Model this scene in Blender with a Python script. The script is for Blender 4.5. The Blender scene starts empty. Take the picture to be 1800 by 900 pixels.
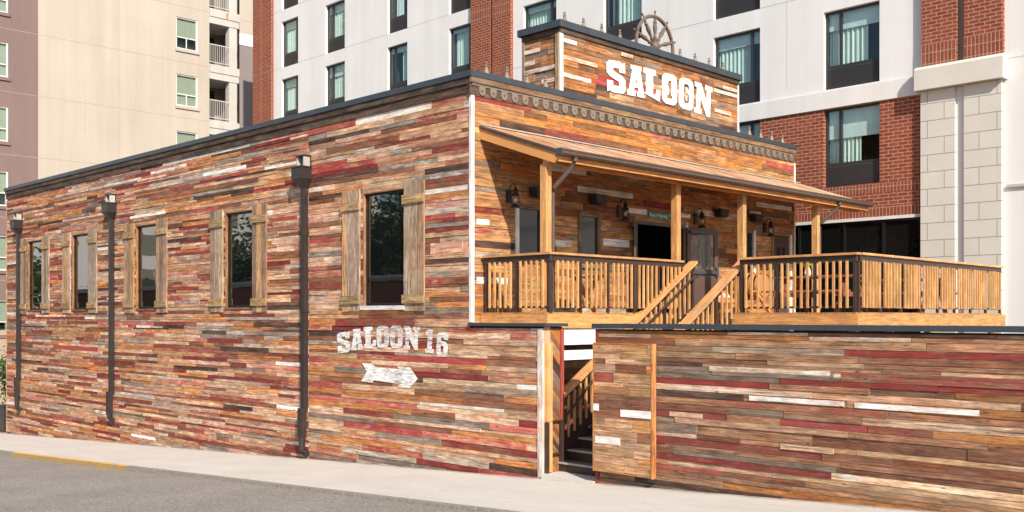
import bpy, math, random
from mathutils import Vector, Matrix
R = math.radians
random.seed(7)
scene = bpy.context.scene
COL = scene.collection

# ------------------------------------------------------------------ camera, sky, sun, exposure
EYE = 2.8
cam_d = bpy.data.cameras.new('camera'); cam = bpy.data.objects.new('camera', cam_d); COL.objects.link(cam)
cam.location = (13.7774, -12.7205, EYE); cam.rotation_euler = (R(90), 0, R(45))
cam_d.sensor_width = 36; cam_d.lens = 35.6; cam_d.shift_y = 0.05944
cam_d.clip_start = 0.1; cam_d.clip_end = 3000
scene.camera = cam

SUN = Vector((1.0, -0.5, 0.78)).normalized()
world = bpy.data.worlds.new("World"); scene.world = world; world.use_nodes = True
wn = world.node_tree.nodes; wl = world.node_tree.links
sky = wn.new('ShaderNodeTexSky'); sky.sky_type = 'NISHITA'; sky.sun_disc = False
sky.sun_elevation = math.asin(SUN.z); sky.sun_rotation = math.atan2(SUN.x, SUN.y)
sky.air_density = 1.0; sky.dust_density = 1.0; sky.ozone_density = 1.0
bg = wn['Background']; bg.inputs[1].default_value = 0.122
wl.new(sky.outputs[0], bg.inputs[0])
sun_d = bpy.data.lights.new('sun', 'SUN'); sun_o = bpy.data.objects.new('sun', sun_d); COL.objects.link(sun_o)
sun_d.energy = 5.0; sun_d.angle = R(0.5); sun_d.color = (1.0, 0.91, 0.80)
sun_o.location = (30, -20, 40); sun_o.rotation_euler = SUN.to_track_quat('Z', 'Y').to_euler()
scene.view_settings.view_transform = 'Standard'; scene.view_settings.look = 'None'
scene.view_settings.exposure = 0.42; scene.view_settings.gamma = 1
scene.view_settings.use_curve_mapping = False
scene.cycles.use_denoising = True
scene.cycles.max_bounces = 6; scene.cycles.transparent_max_bounces = 10

# ------------------------------------------------------------------ helpers
class MB:
    """collects faces with per-face colour data and uv, links them as ONE mesh object"""
    def __init__(s): s.v = []; s.f = []; s.m = []; s.w = []; s.p = []; s.uv = []; s.sm = []
    def quad(s, pts, mi=0, wood=(.5, .5, .5, 1), paint=(1, 1, 1, 0), uv=None, smooth=False):
        b = len(s.v); s.v += [tuple(p) for p in pts]; s.f.append(tuple(range(b, b + len(pts))))
        s.m.append(mi); s.w.append(wood); s.p.append(paint); s.sm.append(smooth)
        s.uv += uv if uv else [(0, 0)] * len(pts)
    def frame(s, o, U, V, W, lu, lv, lw, mi=0, wood=(.5, .5, .5, 1), paint=(1, 1, 1, 0), skip=()):
        """box at corner o along unit axes U (grain), V, W"""
        o = Vector(o); U = Vector(U) * lu; V = Vector(V) * lv; W = Vector(W) * lw
        ru, rv = random.random() * 60, random.random() * 60
        P = lambda a, b, c: o + U * a + V * b + W * c
        def q(name, a, b, c, d, du, dv):
            if name in skip: return
            s.quad((a, b, c, d), mi, wood, paint, [(ru, rv), (ru + du, rv), (ru + du, rv + dv), (ru, rv + dv)])
        flip = U.cross(V).dot(W) < 0
        faces = [('w1', P(0,0,1), P(1,0,1), P(1,1,1), P(0,1,1), lu, lv), ('w0', P(1,0,0), P(0,0,0), P(0,1,0), P(1,1,0), lu, lv),
                 ('v0', P(0,0,0), P(1,0,0), P(1,0,1), P(0,0,1), lu, lw), ('v1', P(1,1,0), P(0,1,0), P(0,1,1), P(1,1,1), lu, lw),
                 ('u1', P(1,0,0), P(1,1,0), P(1,1,1), P(1,0,1), lv*.2, lw), ('u0', P(0,1,0), P(0,0,0), P(0,0,1), P(0,1,1), lv*.2, lw)]
        for n, a, b, c, d, du, dv in faces:
            if flip: a, b, c, d = d, c, b, a
            q(n, a, b, c, d, du, dv)
    def box(s, x0, x1, y0, y1, z0, z1, mi=0, wood=(.5, .5, .5, 1), paint=(1, 1, 1, 0), skip=()):
        d = [(x1 - x0, Vector((1,0,0))), (y1 - y0, Vector((0,1,0))), (z1 - z0, Vector((0,0,1)))]
        k = max(range(3), key=lambda i: d[i][0]); i, j = (k + 1) % 3, (k + 2) % 3
        s.frame((x0, y0, z0), d[k][1], d[i][1], d[j][1], d[k][0], d[i][0], d[j][0], mi, wood, paint, skip)
    def beam(s, p0, p1, w, h, mi=0, wood=(.5, .5, .5, 1), up=(0, 0, 1), paint=(1, 1, 1, 0)):
        p0 = Vector(p0); p1 = Vector(p1); U = (p1 - p0); L = U.length; U.normalize()
        S = Vector(up).cross(U); S.normalize(); T = U.cross(S)
        s.frame(p0 - S * w / 2 - T * h / 2, U, S, T, L, w, h, mi, wood, paint)
    def tube(s, path, r, n=8, mi=0, wood=(.5, .5, .5, 1), closed=False, cap=True):
        path = [Vector(p) for p in path]; rings = []; N = len(path)
        rr = r if isinstance(r, (list, tuple)) else [r] * N
        ref = Vector((0, 0, 1))
        for i, p in enumerate(path):
            a = path[(i - 1) % N] if (closed or i > 0) else p; b = path[(i + 1) % N] if (closed or i < N - 1) else p
            t = (b - a).normalized()
            rf = ref if abs(t.dot(ref)) < .95 else Vector((1, 0, 0))
            u = rf.cross(t).normalized(); w = t.cross(u)
            rings.append([p + (u * math.cos(2*math.pi*k/n) + w * math.sin(2*math.pi*k/n)) * rr[i] for k in range(n)])
        for i in range(N if closed else N - 1):
            a, b = rings[i], rings[(i + 1) % N]
            for k in range(n):
                s.quad((a[k], a[(k+1) % n], b[(k+1) % n], b[k]), mi, wood, smooth=True,
                       uv=[(i*.1, k/n), (i*.1, (k+1)/n), (i*.1+.1, (k+1)/n), (i*.1+.1, k/n)])
        if cap and not closed:
            s.quad(rings[0][::-1], mi, wood); s.quad(rings[-1], mi, wood)
    def lathe(s, o, prof, n=10, mi=0, wood=(.5, .5, .5, 1), axis=(0, 0, 1)):
        o = Vector(o); ax = Vector(axis).normalized(); u = Vector((1, 0, 0)) if abs(ax.x) < .9 else Vector((0, 1, 0))
        u = (u - ax * u.dot(ax)).normalized(); w = ax.cross(u)
        rings = [[o + ax * z + (u*math.cos(2*math.pi*k/n) + w*math.sin(2*math.pi*k/n)) * r for k in range(n)] for r, z in prof]
        for a, b in zip(rings, rings[1:]):
            for k in range(n):
                s.quad((a[k], a[(k+1) % n], b[(k+1) % n], b[k]), mi, wood, smooth=True, uv=[(0, k/n), (0, (k+1)/n), (.2, (k+1)/n), (.2, k/n)])
        s.quad(rings[0][::-1], mi, wood); s.quad(rings[-1], mi, wood)
    def prism(s, pts, ext, mi=0, wood=(.5, .5, .5, 1), paint=(1, 1, 1, 0)):
        pts = [Vector(p) for p in pts]; e = Vector(ext); n = len(pts); q = [p + e for p in pts]
        area = Vector((0, 0, 0))
        for i in range(n): area += pts[i].cross(pts[(i+1) % n])
        if area.dot(e) > 0: pts.reverse(); q.reverse()
        s.quad(pts, mi, wood, paint); s.quad(q[::-1], mi, wood, paint)
        for i in range(n):
            j = (i + 1) % n; s.quad((pts[j], pts[i], q[i], q[j]), mi, wood, paint)
    def build_each(s, name, mats, parent=None):
        """every loose piece collected so far becomes an object of its own"""
        par = list(range(len(s.v)))
        def find(i):
            while par[i] != i: par[i] = par[par[i]]; i = par[i]
            return i
        key = {}
        for i, q in enumerate(s.v):
            k = tuple(round(c, 5) for c in q)
            if k in key: par[find(i)] = find(key[k])
            else: key[k] = i
        for f in s.f:
            for i in f[1:]: par[find(i)] = find(f[0])
        groups = {}; u = 0
        for j, f in enumerate(s.f):
            groups.setdefault(find(f[0]), []).append((j, u)); u += len(f)
        out = []
        for rows in groups.values():
            m = MB()
            for j, u in rows:
                f = s.f[j]; m.quad([s.v[i] for i in f], s.m[j], s.w[j], s.p[j], s.uv[u:u+len(f)], s.sm[j])
            out.append(m.build(name, mats, parent))
        return out
    def build(s, name, mats, parent=None):
        off = Vector((0, 0, 0)); r = parent
        while r is not None: off += r.location; r = r.parent
        me = bpy.data.meshes.new(name)
        me.from_pydata([(v[0]-off.x, v[1]-off.y, v[2]-off.z) for v in s.v], [], s.f)
        for m in (mats if isinstance(mats, (list, tuple)) else [mats]): me.materials.append(m)
        me.polygons.foreach_set('material_index', s.m); me.polygons.foreach_set('use_smooth', s.sm)
        for nm, dat in (('wood', s.w), ('paint', s.p)):
            a = me.attributes.new(nm, 'FLOAT_COLOR', 'FACE')
            a.data.foreach_set('color', [c for t in dat for c in t])
        ul = me.uv_layers.new(name='uv'); ul.data.foreach_set('uv', [c for t in s.uv for c in t])
        me.update()
        o = bpy.data.objects.new(name, me); COL.objects.link(o)
        if parent is not None: o.parent = parent
        return o

def tag(o, label, cat, group=None):
    o['label'] = label; o['category'] = cat
    if group: o['group'] = group
    return o
def thing(name, label, cat, loc=(0, 0, 0), group=None):
    o = bpy.data.objects.new(name, None); COL.objects.link(o); o.location = loc; o.empty_display_size = .3
    return tag(o, label, cat, group)
def struct(o): o['kind'] = 'structure'; return o
def dup(o, loc, label=None, rz=None):
    def cp(a, par):
        b = a.copy(); COL.objects.link(b); b.parent = par
        for ch in list(a.children): cp(ch, b)
        return b
    r = cp(o, None); r.location = loc
    if rz is not None: r.rotation_euler = (0, 0, rz)
    if label: r['label'] = label
    return r
def jit(c, a=.12):
    k = 1 + random.uniform(-a, a)
    return (c[0]*k*(1+random.uniform(-.06, .06)), c[1]*k, c[2]*k*(1+random.uniform(-.08, .08)), 1)

# ------------------------------------------------------------------ materials
def mat(name):
    m = bpy.data.materials.new(name); m.use_nodes = True
    return m, m.node_tree.nodes, m.node_tree.links, m.node_tree.nodes['Principled BSDF']
def val(n, op, a, b=None, clamp=False):
    nt = n.id_data if hasattr(n, 'id_data') else n
    x = nt.nodes.new('ShaderNodeMath'); x.operation = op; x.use_clamp = clamp
    for i, q in enumerate((a, b)):
        if q is None: continue
        if isinstance(q, (int, float)): x.inputs[i].default_value = q
        else: nt.links.new(q, x.inputs[i])
    return x.outputs[0]
def noise(nt, vec, scale, detail=4, rough=.55):
    mp = nt.nodes.new('ShaderNodeMapping'); mp.inputs['Scale'].default_value = scale if isinstance(scale, tuple) else (scale,)*3
    nt.links.new(vec, mp.inputs[0])
    t = nt.nodes.new('ShaderNodeTexNoise'); t.inputs['Scale'].default_value = 1; t.inputs['Detail'].default_value = detail; t.inputs['Roughness'].default_value = rough
    nt.links.new(mp.outputs[0], t.inputs['Vector']); return t.outputs['Fac']
def mrange(nt, x, a, b, c, d):
    r = nt.nodes.new('ShaderNodeMapRange'); nt.links.new(x, r.inputs[0])
    for i, q in enumerate((a, b, c, d)): r.inputs[i+1].default_value = q
    return r.outputs[0]
def mixc(nt, fac, a, b, mode='MIX'):
    x = nt.nodes.new('ShaderNodeMix'); x.data_type = 'RGBA'; x.blend_type = mode
    for i, q in ((0, fac), (6, a), (7, b)):
        if isinstance(q, (int, float)): x.inputs[i].default_value = q
        elif isinstance(q, tuple): x.inputs[i].default_value = q if len(q) == 4 else q + (1,)
        else: nt.links.new(q, x.inputs[i])
    return x.outputs[2]
def bump(nt, bsdf, h, dist, strength=1.0):
    b = nt.nodes.new('ShaderNodeBump'); b.inputs['Distance'].default_value = dist; b.inputs['Strength'].default_value = strength
    nt.links.new(h, b.inputs['Height']); nt.links.new(b.outputs[0], bsdf.inputs['Normal'])
def coord(nt, which='Object'):
    return nt.nodes.new('ShaderNodeTexCoord').outputs[which]
def attr(nt, name):
    a = nt.nodes.new('ShaderNodeAttribute'); a.attribute_name = name; return a

def wood_material(name, weather=1.0, rough=.75):
    m, n, l, b = mat(name); nt = m.node_tree
    uv = coord(nt, 'UV'); w = attr(nt, 'wood'); p = attr(nt, 'paint')
    g1 = noise(nt, uv, (1.7, 30, 1), 6, .7); g2 = noise(nt, uv, (7, 95, 1), 3, .65); st = noise(nt, uv, (2.6, 8, 1), 5, .7)
    ob = noise(nt, coord(nt), (.6, .6, 1.2), 4, .6)
    k = val(nt, 'MULTIPLY', mrange(nt, g1, .30, .70, 1 - .72*weather, 1 + .56*weather), mrange(nt, g2, .33, .67, 1 - .3*weather, 1 + .2*weather))
    k = val(nt, 'MULTIPLY', k, mrange(nt, st, .3, .7, 1 - .46*weather, 1 + .34*weather))
    k = val(nt, 'MULTIPLY', k, mrange(nt, ob, .3, .7, 1 - .18*weather, 1 + .12*weather))
    drift = mrange(nt, noise(nt, uv, (1.1, 3.5, 1), 5, .7), .36, .64, 0, 1)
    wc_ = mixc(nt, drift, mixc(nt, 1.0, w.outputs['Color'], (.90, .76, .66), 'MULTIPLY'), mixc(nt, 1.0, w.outputs['Color'], (1.10, 1.16, 1.20), 'MULTIPLY')) if weather > .7 else w.outputs['Color']
    hz = noise(nt, coord(nt), (.45, .45, 7), 4, .6)
    wc_ = mixc(nt, mrange(nt, hz, .5, .72, 0, .34 if weather > .7 else 0), wc_, (.32, .12, .07))
    c = mixc(nt, 1.0, wc_, k, 'MULTIPLY')
    # silvered patches, then dark checks and knots
    grey = mixc(nt, val(nt, 'MULTIPLY', mrange(nt, noise(nt, uv, (1.1, 6, 1), 5, .65), .47, .66, 0, 1), .42*weather), c, (.225, .17, .125))
    # paint that has worn off in streaks and fades out along the board
    pn = noise(nt, uv, (3.2, 17, 1), 8, .75); pl = noise(nt, uv, (1.3, 2.2, 1), 3, .6)
    mk = val(nt, 'ADD', val(nt, 'ADD', val(nt, 'MULTIPLY', pn, .62), val(nt, 'MULTIPLY', pl, .38)), p.outputs['Alpha'])
    mask = mrange(nt, mk, .96, 1.12, 0, 1)
    tone = val(nt, 'MULTIPLY', mrange(nt, noise(nt, uv, (2, 26, 1), 6, .7), .3, .7, .62, 1.3), mrange(nt, st, .3, .7, .8, 1.2))
    pc = mixc(nt, 1.0, p.outputs['Color'], tone, 'MULTIPLY')
    pc = mixc(nt, mrange(nt, noise(nt, uv, (2.2, 9, 1), 6, .75), .54, .70, 0, .38), pc, (.42, .27, .2))
    out = mixc(nt, mask, grey, pc)
    ck = mrange(nt, noise(nt, uv, (1.0, 30, 1), 4, .6), .60, .69, 0, .8*weather)
    out = mixc(nt, ck, out, (.035, .022, .015))
    vo = nt.nodes.new('ShaderNodeTexVoronoi'); mp = nt.nodes.new('ShaderNodeMapping'); mp.inputs['Scale'].default_value = (2.3, 7.5, 1)
    l.new(uv, mp.inputs[0]); l.new(mp.outputs[0], vo.inputs['Vector']); vo.inputs['Scale'].default_value = 1
    out = mixc(nt, mrange(nt, vo.outputs['Distance'], .05, .12, .7*weather, 0), out, (.04, .024, .016))
    l.new(out, b.inputs['Base Color']); b.inputs['Roughness'].default_value = rough
    b.inputs['Specular IOR Level'].default_value = .3
    h = val(nt, 'ADD', val(nt, 'MULTIPLY', g1, .6), val(nt, 'ADD', val(nt, 'MULTIPLY', g2, .4), val(nt, 'MULTIPLY', mask, .25)))
    bump(nt, b, h, .009*weather)
    return m
M = {}
M['plank'] = wood_material('reclaimed_planks', 1.0, .8)
M['lumber'] = wood_material('fresh_lumber', .62, .6)

def plain(name, col, rough=.5, metal=0, var=.08, scale=3.0, bmp=0, bscale=60, spec=.5, streak=0):
    m, n, l, b = mat(name); nt = m.node_tree
    oc = coord(nt)
    nz = mrange(nt, noise(nt, oc, scale, 5, .6), .3, .7, 1 - var, 1 + var)
    if streak: nz = val(nt, 'MULTIPLY', nz, mrange(nt, noise(nt, oc, (2.2, 2.2, .10), 5, .7), .35, .65, 1 - streak, 1 + streak*.5))
    l.new(mixc(nt, 1.0, col, nz, 'MULTIPLY'), b.inputs['Base Color'])
    b.inputs['Roughness'].default_value = rough; b.inputs['Metallic'].default_value = metal
    b.inputs['Specular IOR Level'].default_value = spec
    if bmp: bump(nt, b, noise(nt, oc, bscale, 3, .6), bmp)
    return m
M['cap_metal'] = plain('slate_coping_metal', (.055, .068, .082), .42, .3, .12)
M['brown_metal'] = plain('brown_metal', (.036, .029, .028), .4, .2, .15, 6)
M['scupper_metal'] = plain('scupper_metal', (.45, .43, .39), .5, .2, .15, 8)
M['nosing'] = plain('grey_nosing', (.34, .32, .29), .7, 0, .15, 9)
M['rail_brown'] = plain('rail_brown', (.052, .03, .022), .45, .1, .15, 6)
M['gutter'] = plain('gutter_brown', (.115, .078, .062), .35, .2, .1, 4)
M['black'] = plain('black_metal', (.012, .012, .013), .4, .2, .2, 8)
M['dark'] = plain('painted_dark_interior', (.002, .002, .002), 1, spec=0)  # near-black colour stands in for the unlit space inside the doorway
M['core'] = plain('wall_core', (.03, .022, .017), .9)
M['white_trim'] = plain('white_paint', (.74, .73, .70), .6, 0, .12, 5)
M['stucco'] = plain('white_stucco', (.69, .68, .665), .85, 0, .035, .6, .004, 90, streak=.05)
M['stucco_band'] = plain('pale_band', (.68, .665, .64), .85, 0, .03, .8, .003, 90, streak=.06)
M['beige'] = plain('beige_stucco', (.44, .385, .315), .9, 0, .06, .35, .004, 70, streak=.07)
M['mauve'] = plain('mauve_stucco', (.20, .135, .122), .9, 0, .06, .35, .004, 70, streak=.08)
M['grey_mauve'] = plain('grey_mauve_stucco', (.23, .19, .18), .9, 0, .06, .35)
M['joint'] = plain('joint_line', (.44, .42, .405), .9)
M['bjoint'] = plain('beige_joint', (.32, .265, .21), .9)
M['grille'] = plain('dark_grille', (.035, .032, .032), .55, 0, .1, 20)
M['frame_dark'] = plain('dark_window_frame', (.03, .028, .028), .4)
M['curtain'] = plain('curtain_cloth', (.72, .75, .70), .9, 0, .05, 3)
M['blind'] = plain('roller_blind', (.76, .80, .79), .9)
M['room'] = plain('dim_room', (.05, .055, .065), .9)
M['stone'] = None
M['tan_iron'] = plain('weathered_tan_metal', (.23, .18, .135), .5, .25, .2, 12)
M['wheel'] = plain('wheel_brown', (.15, .105, .075), .45, .1, .2, 10)
M['door_brown'] = plain('door_brown', (.085, .052, .04), .45, 0, .08, 3)
M['speaker'] = plain('speaker_black', (.016, .015, .015), .55, 0, .15, 9)
M['sign_green'] = plain('sign_green', (.03, .16, .115), .4)
M['sign_white'] = plain('sign_white', (.8, .8, .78), .5)
M['table_wood'] = wood_material('table_wood', .6, .55)
M['concrete'] = None
M['bulb'] = plain('frosted_bulb', (.85, .85, .8), .3)

def brick_material(name, c1, c2, mortar, bw, bh, ms, offset=.5, axis='xz', smooth=.1, var=.2, nsc=9):
    m, n, l, b = mat(name); nt = m.node_tree
    sep = n.new('ShaderNodeSeparateXYZ'); l.new(coord(nt), sep.inputs[0])
    cmb = n.new('ShaderNodeCombineXYZ')
    if axis == 'xz':
        l.new(val(nt, 'ADD', sep.outputs[0], sep.outputs[1]), cmb.inputs[0]); l.new(sep.outputs[2], cmb.inputs[1])
    t = n.new('ShaderNodeTexBrick'); l.new(cmb.outputs[0], t.inputs['Vector'])
    t.offset = offset; t.inputs['Scale'].default_value = 1
    t.inputs['Brick Width'].default_value = bw; t.inputs['Row Height'].default_value = bh
    t.inputs['Mortar Size'].default_value = ms; t.inputs['Mortar Smooth'].default_value = smooth; t.inputs['Bias'].default_value = 0
    t.inputs['Color1'].default_value = c1 + (1,); t.inputs['Color2'].default_value = c2 + (1,); t.inputs['Mortar'].default_value = mortar + (1,)
    nz = mrange(nt, noise(nt, coord(nt), nsc, 5, .7), .3, .7, 1 - var, 1 + var)
    l.new(mixc(nt, 1.0, t.outputs['Color'], nz, 'MULTIPLY'), b.inputs['Base Color'])
    b.inputs['Roughness'].default_value = .85; b.inputs['Specular IOR Level'].default_value = .25
    bump(nt, b, val(nt, 'SUBTRACT', 1, t.outputs['Fac']), .012)
    return m
M['brick'] = brick_material('red_brick', (.28, .063, .033), (.19, .043, .026), (.40, .25, .16), .26, .094, .011)
M['soldier'] = brick_material('soldier_brick', (.26, .068, .04), (.20, .05, .032), (.40, .25, .16), .094, .27, .011, 0.0)
M['stone'] = brick_material('cast_stone', (.58, .55, .495), (.56, .53, .475), (.30, .27, .24), 0.84, .43, .009, .5, var=.045, nsc=1.5)
M['tan_brick'] = brick_material('tan_brick', (.42, .31, .22), (.37, .27, .19), (.5, .42, .34), .24, .08, .012)

def sidewalk_material():
    m, n, l, b = mat('sidewalk_concrete'); nt = m.node_tree; oc = coord(nt)
    a = mrange(nt, noise(nt, oc, (.5, 1.2, .5), 5, .65), .3, .7, .90, 1.06)
    c = mrange(nt, noise(nt, oc, 45, 4, .7), .3, .7, .93, 1.05)
    st = mrange(nt, noise(nt, oc, (1.4, 3, 1), 6, .7), .60, .72, 0, .22)
    base = mixc(nt, 1.0, (.565, .53, .475), val(nt, 'MULTIPLY', a, c), 'MULTIPLY')
    base = mixc(nt, st, base, (.36, .33, .29))
    sp = n.new('ShaderNodeSeparateXYZ'); l.new(oc, sp.inputs[0])     # grit collected along the foot of the wall, old hairline cracks
    dirt = val(nt, 'MULTIPLY', mrange(nt, val(nt, 'ADD', sp.outputs[1], val(nt, 'MULTIPLY', noise(nt, oc, (2.5, 2.5, 2.5), 6, .75), .5)), .04, .24, 0, 1), .8)
    base = mixc(nt, dirt, base, (.20, .155, .11))
    ck = mrange(nt, val(nt, 'ABSOLUTE', val(nt, 'SUBTRACT', noise(nt, oc, (.35, .5, 1), 5, .6), .5)), 0, .0035, .35, 0)
    base = mixc(nt, ck, base, (.25, .22, .19))
    l.new(base, b.inputs['Base Color']); b.inputs['Roughness'].default_value = .9
    bump(nt, b, noise(nt, oc, 60, 4, .7), .004); return m
M['concrete'] = sidewalk_material()
def asphalt_material():
    m, n, l, b = mat('asphalt'); nt = m.node_tree; oc = coord(nt)
    v = n.new('ShaderNodeTexVoronoi'); v.inputs['Scale'].default_value = 42; l.new(oc, v.inputs['Vector'])
    sp = mrange(nt, n_sep(nt, v.outputs['Color']), 0, 1, .66, 1.36)
    big = mrange(nt, noise(nt, oc, .5, 5, .65), .3, .7, .88, 1.12)
    fine = mrange(nt, noise(nt, oc, 120, 2, .7), .3, .7, .75, 1.25)
    col = mixc(nt, 1.0, (.262, .234, .206), val(nt, 'MULTIPLY', val(nt, 'MULTIPLY', sp, big), fine), 'MULTIPLY')
    l.new(col, b.inputs['Base Color']); b.inputs['Roughness'].default_value = .9
    bump(nt, b, v.outputs['Distance'], .012); return m
def n_sep(nt, c):
    s = nt.nodes.new('ShaderNodeSeparateColor'); nt.links.new(c, s.inputs[0]); return s.outputs[0]
M['asphalt'] = asphalt_material()
def kerb_material(name, col, wear):
    m, n, l, b = mat(name); nt = m.node_tree; oc = coord(nt)
    msk = mrange(nt, noise(nt, oc, (3, 5, 9), 6, .75), .36 + wear*.2, .48 + wear*.2, 0, 1)
    base = mixc(nt, 1.0, (.27, .24, .20), mrange(nt, noise(nt, oc, 14, 5, .7), .3, .7, .6, 1.3), 'MULTIPLY')
    l.new(mixc(nt, msk, base, col) if wear >= 0 else base, b.inputs['Base Color'])
    b.inputs['Roughness'].default_value = .9; bump(nt, b, noise(nt, oc, 30, 4, .7), .01); return m
M['kerb'] = kerb_material('kerb_concrete', (.2, .18, .15), -1)
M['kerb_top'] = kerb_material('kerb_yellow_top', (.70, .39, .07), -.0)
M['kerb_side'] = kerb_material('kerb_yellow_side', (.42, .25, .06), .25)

def glass_dark(name, col=(.006, .007, .007), rough=.015, ior=1.6):
    m, n, l, b = mat(name); b.inputs['Base Color'].default_value = col + (1,)
    b.inputs['Roughness'].default_value = rough; b.inputs['IOR'].default_value = ior
    nt = m.node_tree; bump(nt, b, noise(nt, coord(nt), (1.1, 1.1, .8), 2, .5), .0015)
    return m
M['glass_dark'] = glass_dark('dark_window_glass', ior=2.5)
M['glass_mid'] = glass_dark('plain_dark_glass', (.006, .007, .007), .02, 1.45)
M['glass_panel'] = glass_dark('dull_glass', (.02, .021, .022), .08)
def glass_clear(name, tint, ior=1.5):
    m, n, l, b = mat(name); nt = m.node_tree; n.remove(b)
    ge = n.new('ShaderNodeNewGeometry'); dt = n.new('ShaderNodeVectorMath'); dt.operation = 'DOT_PRODUCT'
    l.new(ge.outputs['Incoming'], dt.inputs[0]); l.new(ge.outputs['Normal'], dt.inputs[1])
    f0 = ((ior - 1)/(ior + 1))**2
    fac = val(nt, 'ADD', f0, val(nt, 'MULTIPLY', 1 - f0, val(nt, 'POWER', val(nt, 'SUBTRACT', 1, val(nt, 'ABSOLUTE', dt.outputs['Value'])), 5)))
    tr = n.new('ShaderNodeBsdfTransparent'); tr.inputs[0].default_value = tint + (1,)
    gl = n.new('ShaderNodeBsdfGlossy'); gl.inputs['Roughness'].default_value = .01; gl.inputs['Color'].default_value = (.9, .95, 1, 1)
    mx = n.new('ShaderNodeMixShader'); l.new(fac, mx.inputs[0]); l.new(tr.outputs[0], mx.inputs[1]); l.new(gl.outputs[0], mx.inputs[2])
    l.new(mx.outputs[0], n['Material Output'].inputs[0]); return m
M['glass_teal'] = glass_clear('teal_window_glass', (.86, .93, .92), 1.5)
M['glass_grey'] = glass_clear('grey_green_glass', (.84, .885, .85), 1.5)
M['apt_blind'] = plain('apartment_blind', (.46, .46, .41), .9, 0, .06, 4)
M['glass_lamp'] = glass_clear('lamp_glass', (.9, .88, .84))
M['glass_pale'] = None

def rust_roof():
    m, n, l, b = mat('rusty_corrugated_metal'); nt = m.node_tree; oc = coord(nt)
    s1 = noise(nt, oc, (.35, 2.6, .35), 5, .7); s2 = noise(nt, oc, (.6, 6.5, .6), 4, .7)
    c = mixc(nt, mrange(nt, s1, .36, .62, 0, 1), (.40, .19, .085), (.56, .37, .22))
    c = mixc(nt, mrange(nt, s2, .5, .62, 0, .85), c, (.19, .075, .045))
    c = mixc(nt, mrange(nt, noise(nt, oc, (.3, 4, .3), 5, .75), .55, .63, 0, .8), c, (.58, .53, .48))
    l.new(c, b.inputs['Base Color']); b.inputs['Roughness'].default_value = .55; b.inputs['Metallic'].default_value = .15
    return m
M['rust'] = rust_roof()
def worn_paint(name, wear):
    m, n, l, b = mat(name); nt = m.node_tree; oc = coord(nt)
    nz = noise(nt, oc, (5, 5, 26), 6, .75); big = noise(nt, oc, (1.5, 1.5, 3), 3, .6)
    al = mrange(nt, val(nt, 'ADD', nz, val(nt, 'MULTIPLY', big, .5)), .38 + wear, .58 + wear, .12 if wear > 0 else 0, 1)
    b.inputs['Base Color'].default_value = (.80, .79, .77, 1); b.inputs['Roughness'].default_value = .75
    l.new(al, b.inputs['Alpha']); return m
M['paint_worn'] = worn_paint('worn_white_lettering', .25)
M['paint_fresh'] = worn_paint('white_lettering', -.14)
M['paint_outline'] = worn_paint('white_outline', -.05)

# ------------------------------------------------------------------ reclaimed plank cladding
TAN = (.61, .36, .21); LTAN = (.74, .50, .34); ORG = (.62, .26, .09); BRN = (.27, .108, .058); DRK = (.075, .044, .034)
GRY = (.31, .252, .205); LGR = (.52, .435, .36)
RED = (.36, .054, .048); BRED = (.50, .105, .08); DRED = (.20, .028, .026); WHT = (.76, .73, .69); PNK = (.48, .21, .175)
def pick(pal):
    r = random.random() * sum(x[0] for x in pal)
    for wgt, wood, paint, cov in pal:
        r -= wgt
        if r <= 0: break
    c = (0.0 if paint is None else random.uniform(*cov))
    pt = (1, 1, 1, 0) if paint is None else jit(paint, .15)[:3] + (c,)
    return jit(wood, .22), pt
PAL_A = [(19, TAN, None, 0), (12, LTAN, None, 0), (13, ORG, None, 0), (13, BRN, None, 0), (6, DRK, None, 0), (7, GRY, None, 0), (6, LGR, None, 0),
         (18, TAN, RED, (.42, .64)), (13, BRN, DRED, (.46, .68)), (8, LTAN, BRED, (.40, .60)), (5, LTAN, PNK, (.38, .55)), (3.4, LTAN, WHT, (.42, .75)), (3, GRY, WHT, (.32, .5)), (6, BRN, LGR, (.34, .5))]
PAL_B = [(17, (.45, .225, .09), None, 0), (26, (.50, .205, .055), None, 0), (20, (.54, .29, .115), None, 0), (12, (.25, .105, .042), None, 0), (2, DRK, None, 0), (5, (.27, .2, .15), None, 0), (3, (.42, .34, .26), None, 0),
         (3, TAN, RED, (.42, .66)), (2, BRN, DRED, (.45, .7)), (2.2, LTAN, WHT, (.45, .66))]
PAL_T = [(20, (.42, .225, .105), None, 0), (18, (.47, .195, .055), None, 0), (17, (.25, .108, .047), None, 0), (5, DRK, None, 0), (10, (.26, .2, .16), None, 0), (6, (.54, .34, .19), None, 0), (5, BRN, RED, (.45, .68)), ]
PAL_R = [(20, (.36, .19, .105), None, 0), (17, (.23, .10, .056), None, 0), (10, (.40, .17, .055), None, 0), (8, DRK, None, 0), (7, (.22, .165, .125), None, 0), (7, (.42, .33, .25), None, 0), (11, (.52, .33, .2), None, 0),
         (28, (.2, .085, .045), (.215, .034, .03), (.44, .68)), (19, (.36, .2, .11), (.28, .055, .046), (.40, .62)), (4, LTAN, WHT, (.32, .5)), (8, (.4, .24, .14), LGR, (.35, .5))]
def make_rows(z0, z1, rows):
    out = [z0]
    while out[-1] < z1 - .004:
        h = random.uniform(*rows) * (random.choice([.62, .8, 1.25]) if random.random() < .3 else 1)
        out.append(out[-1] + h if out[-1] + h < z1 - .03 else z1)
    return out
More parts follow.
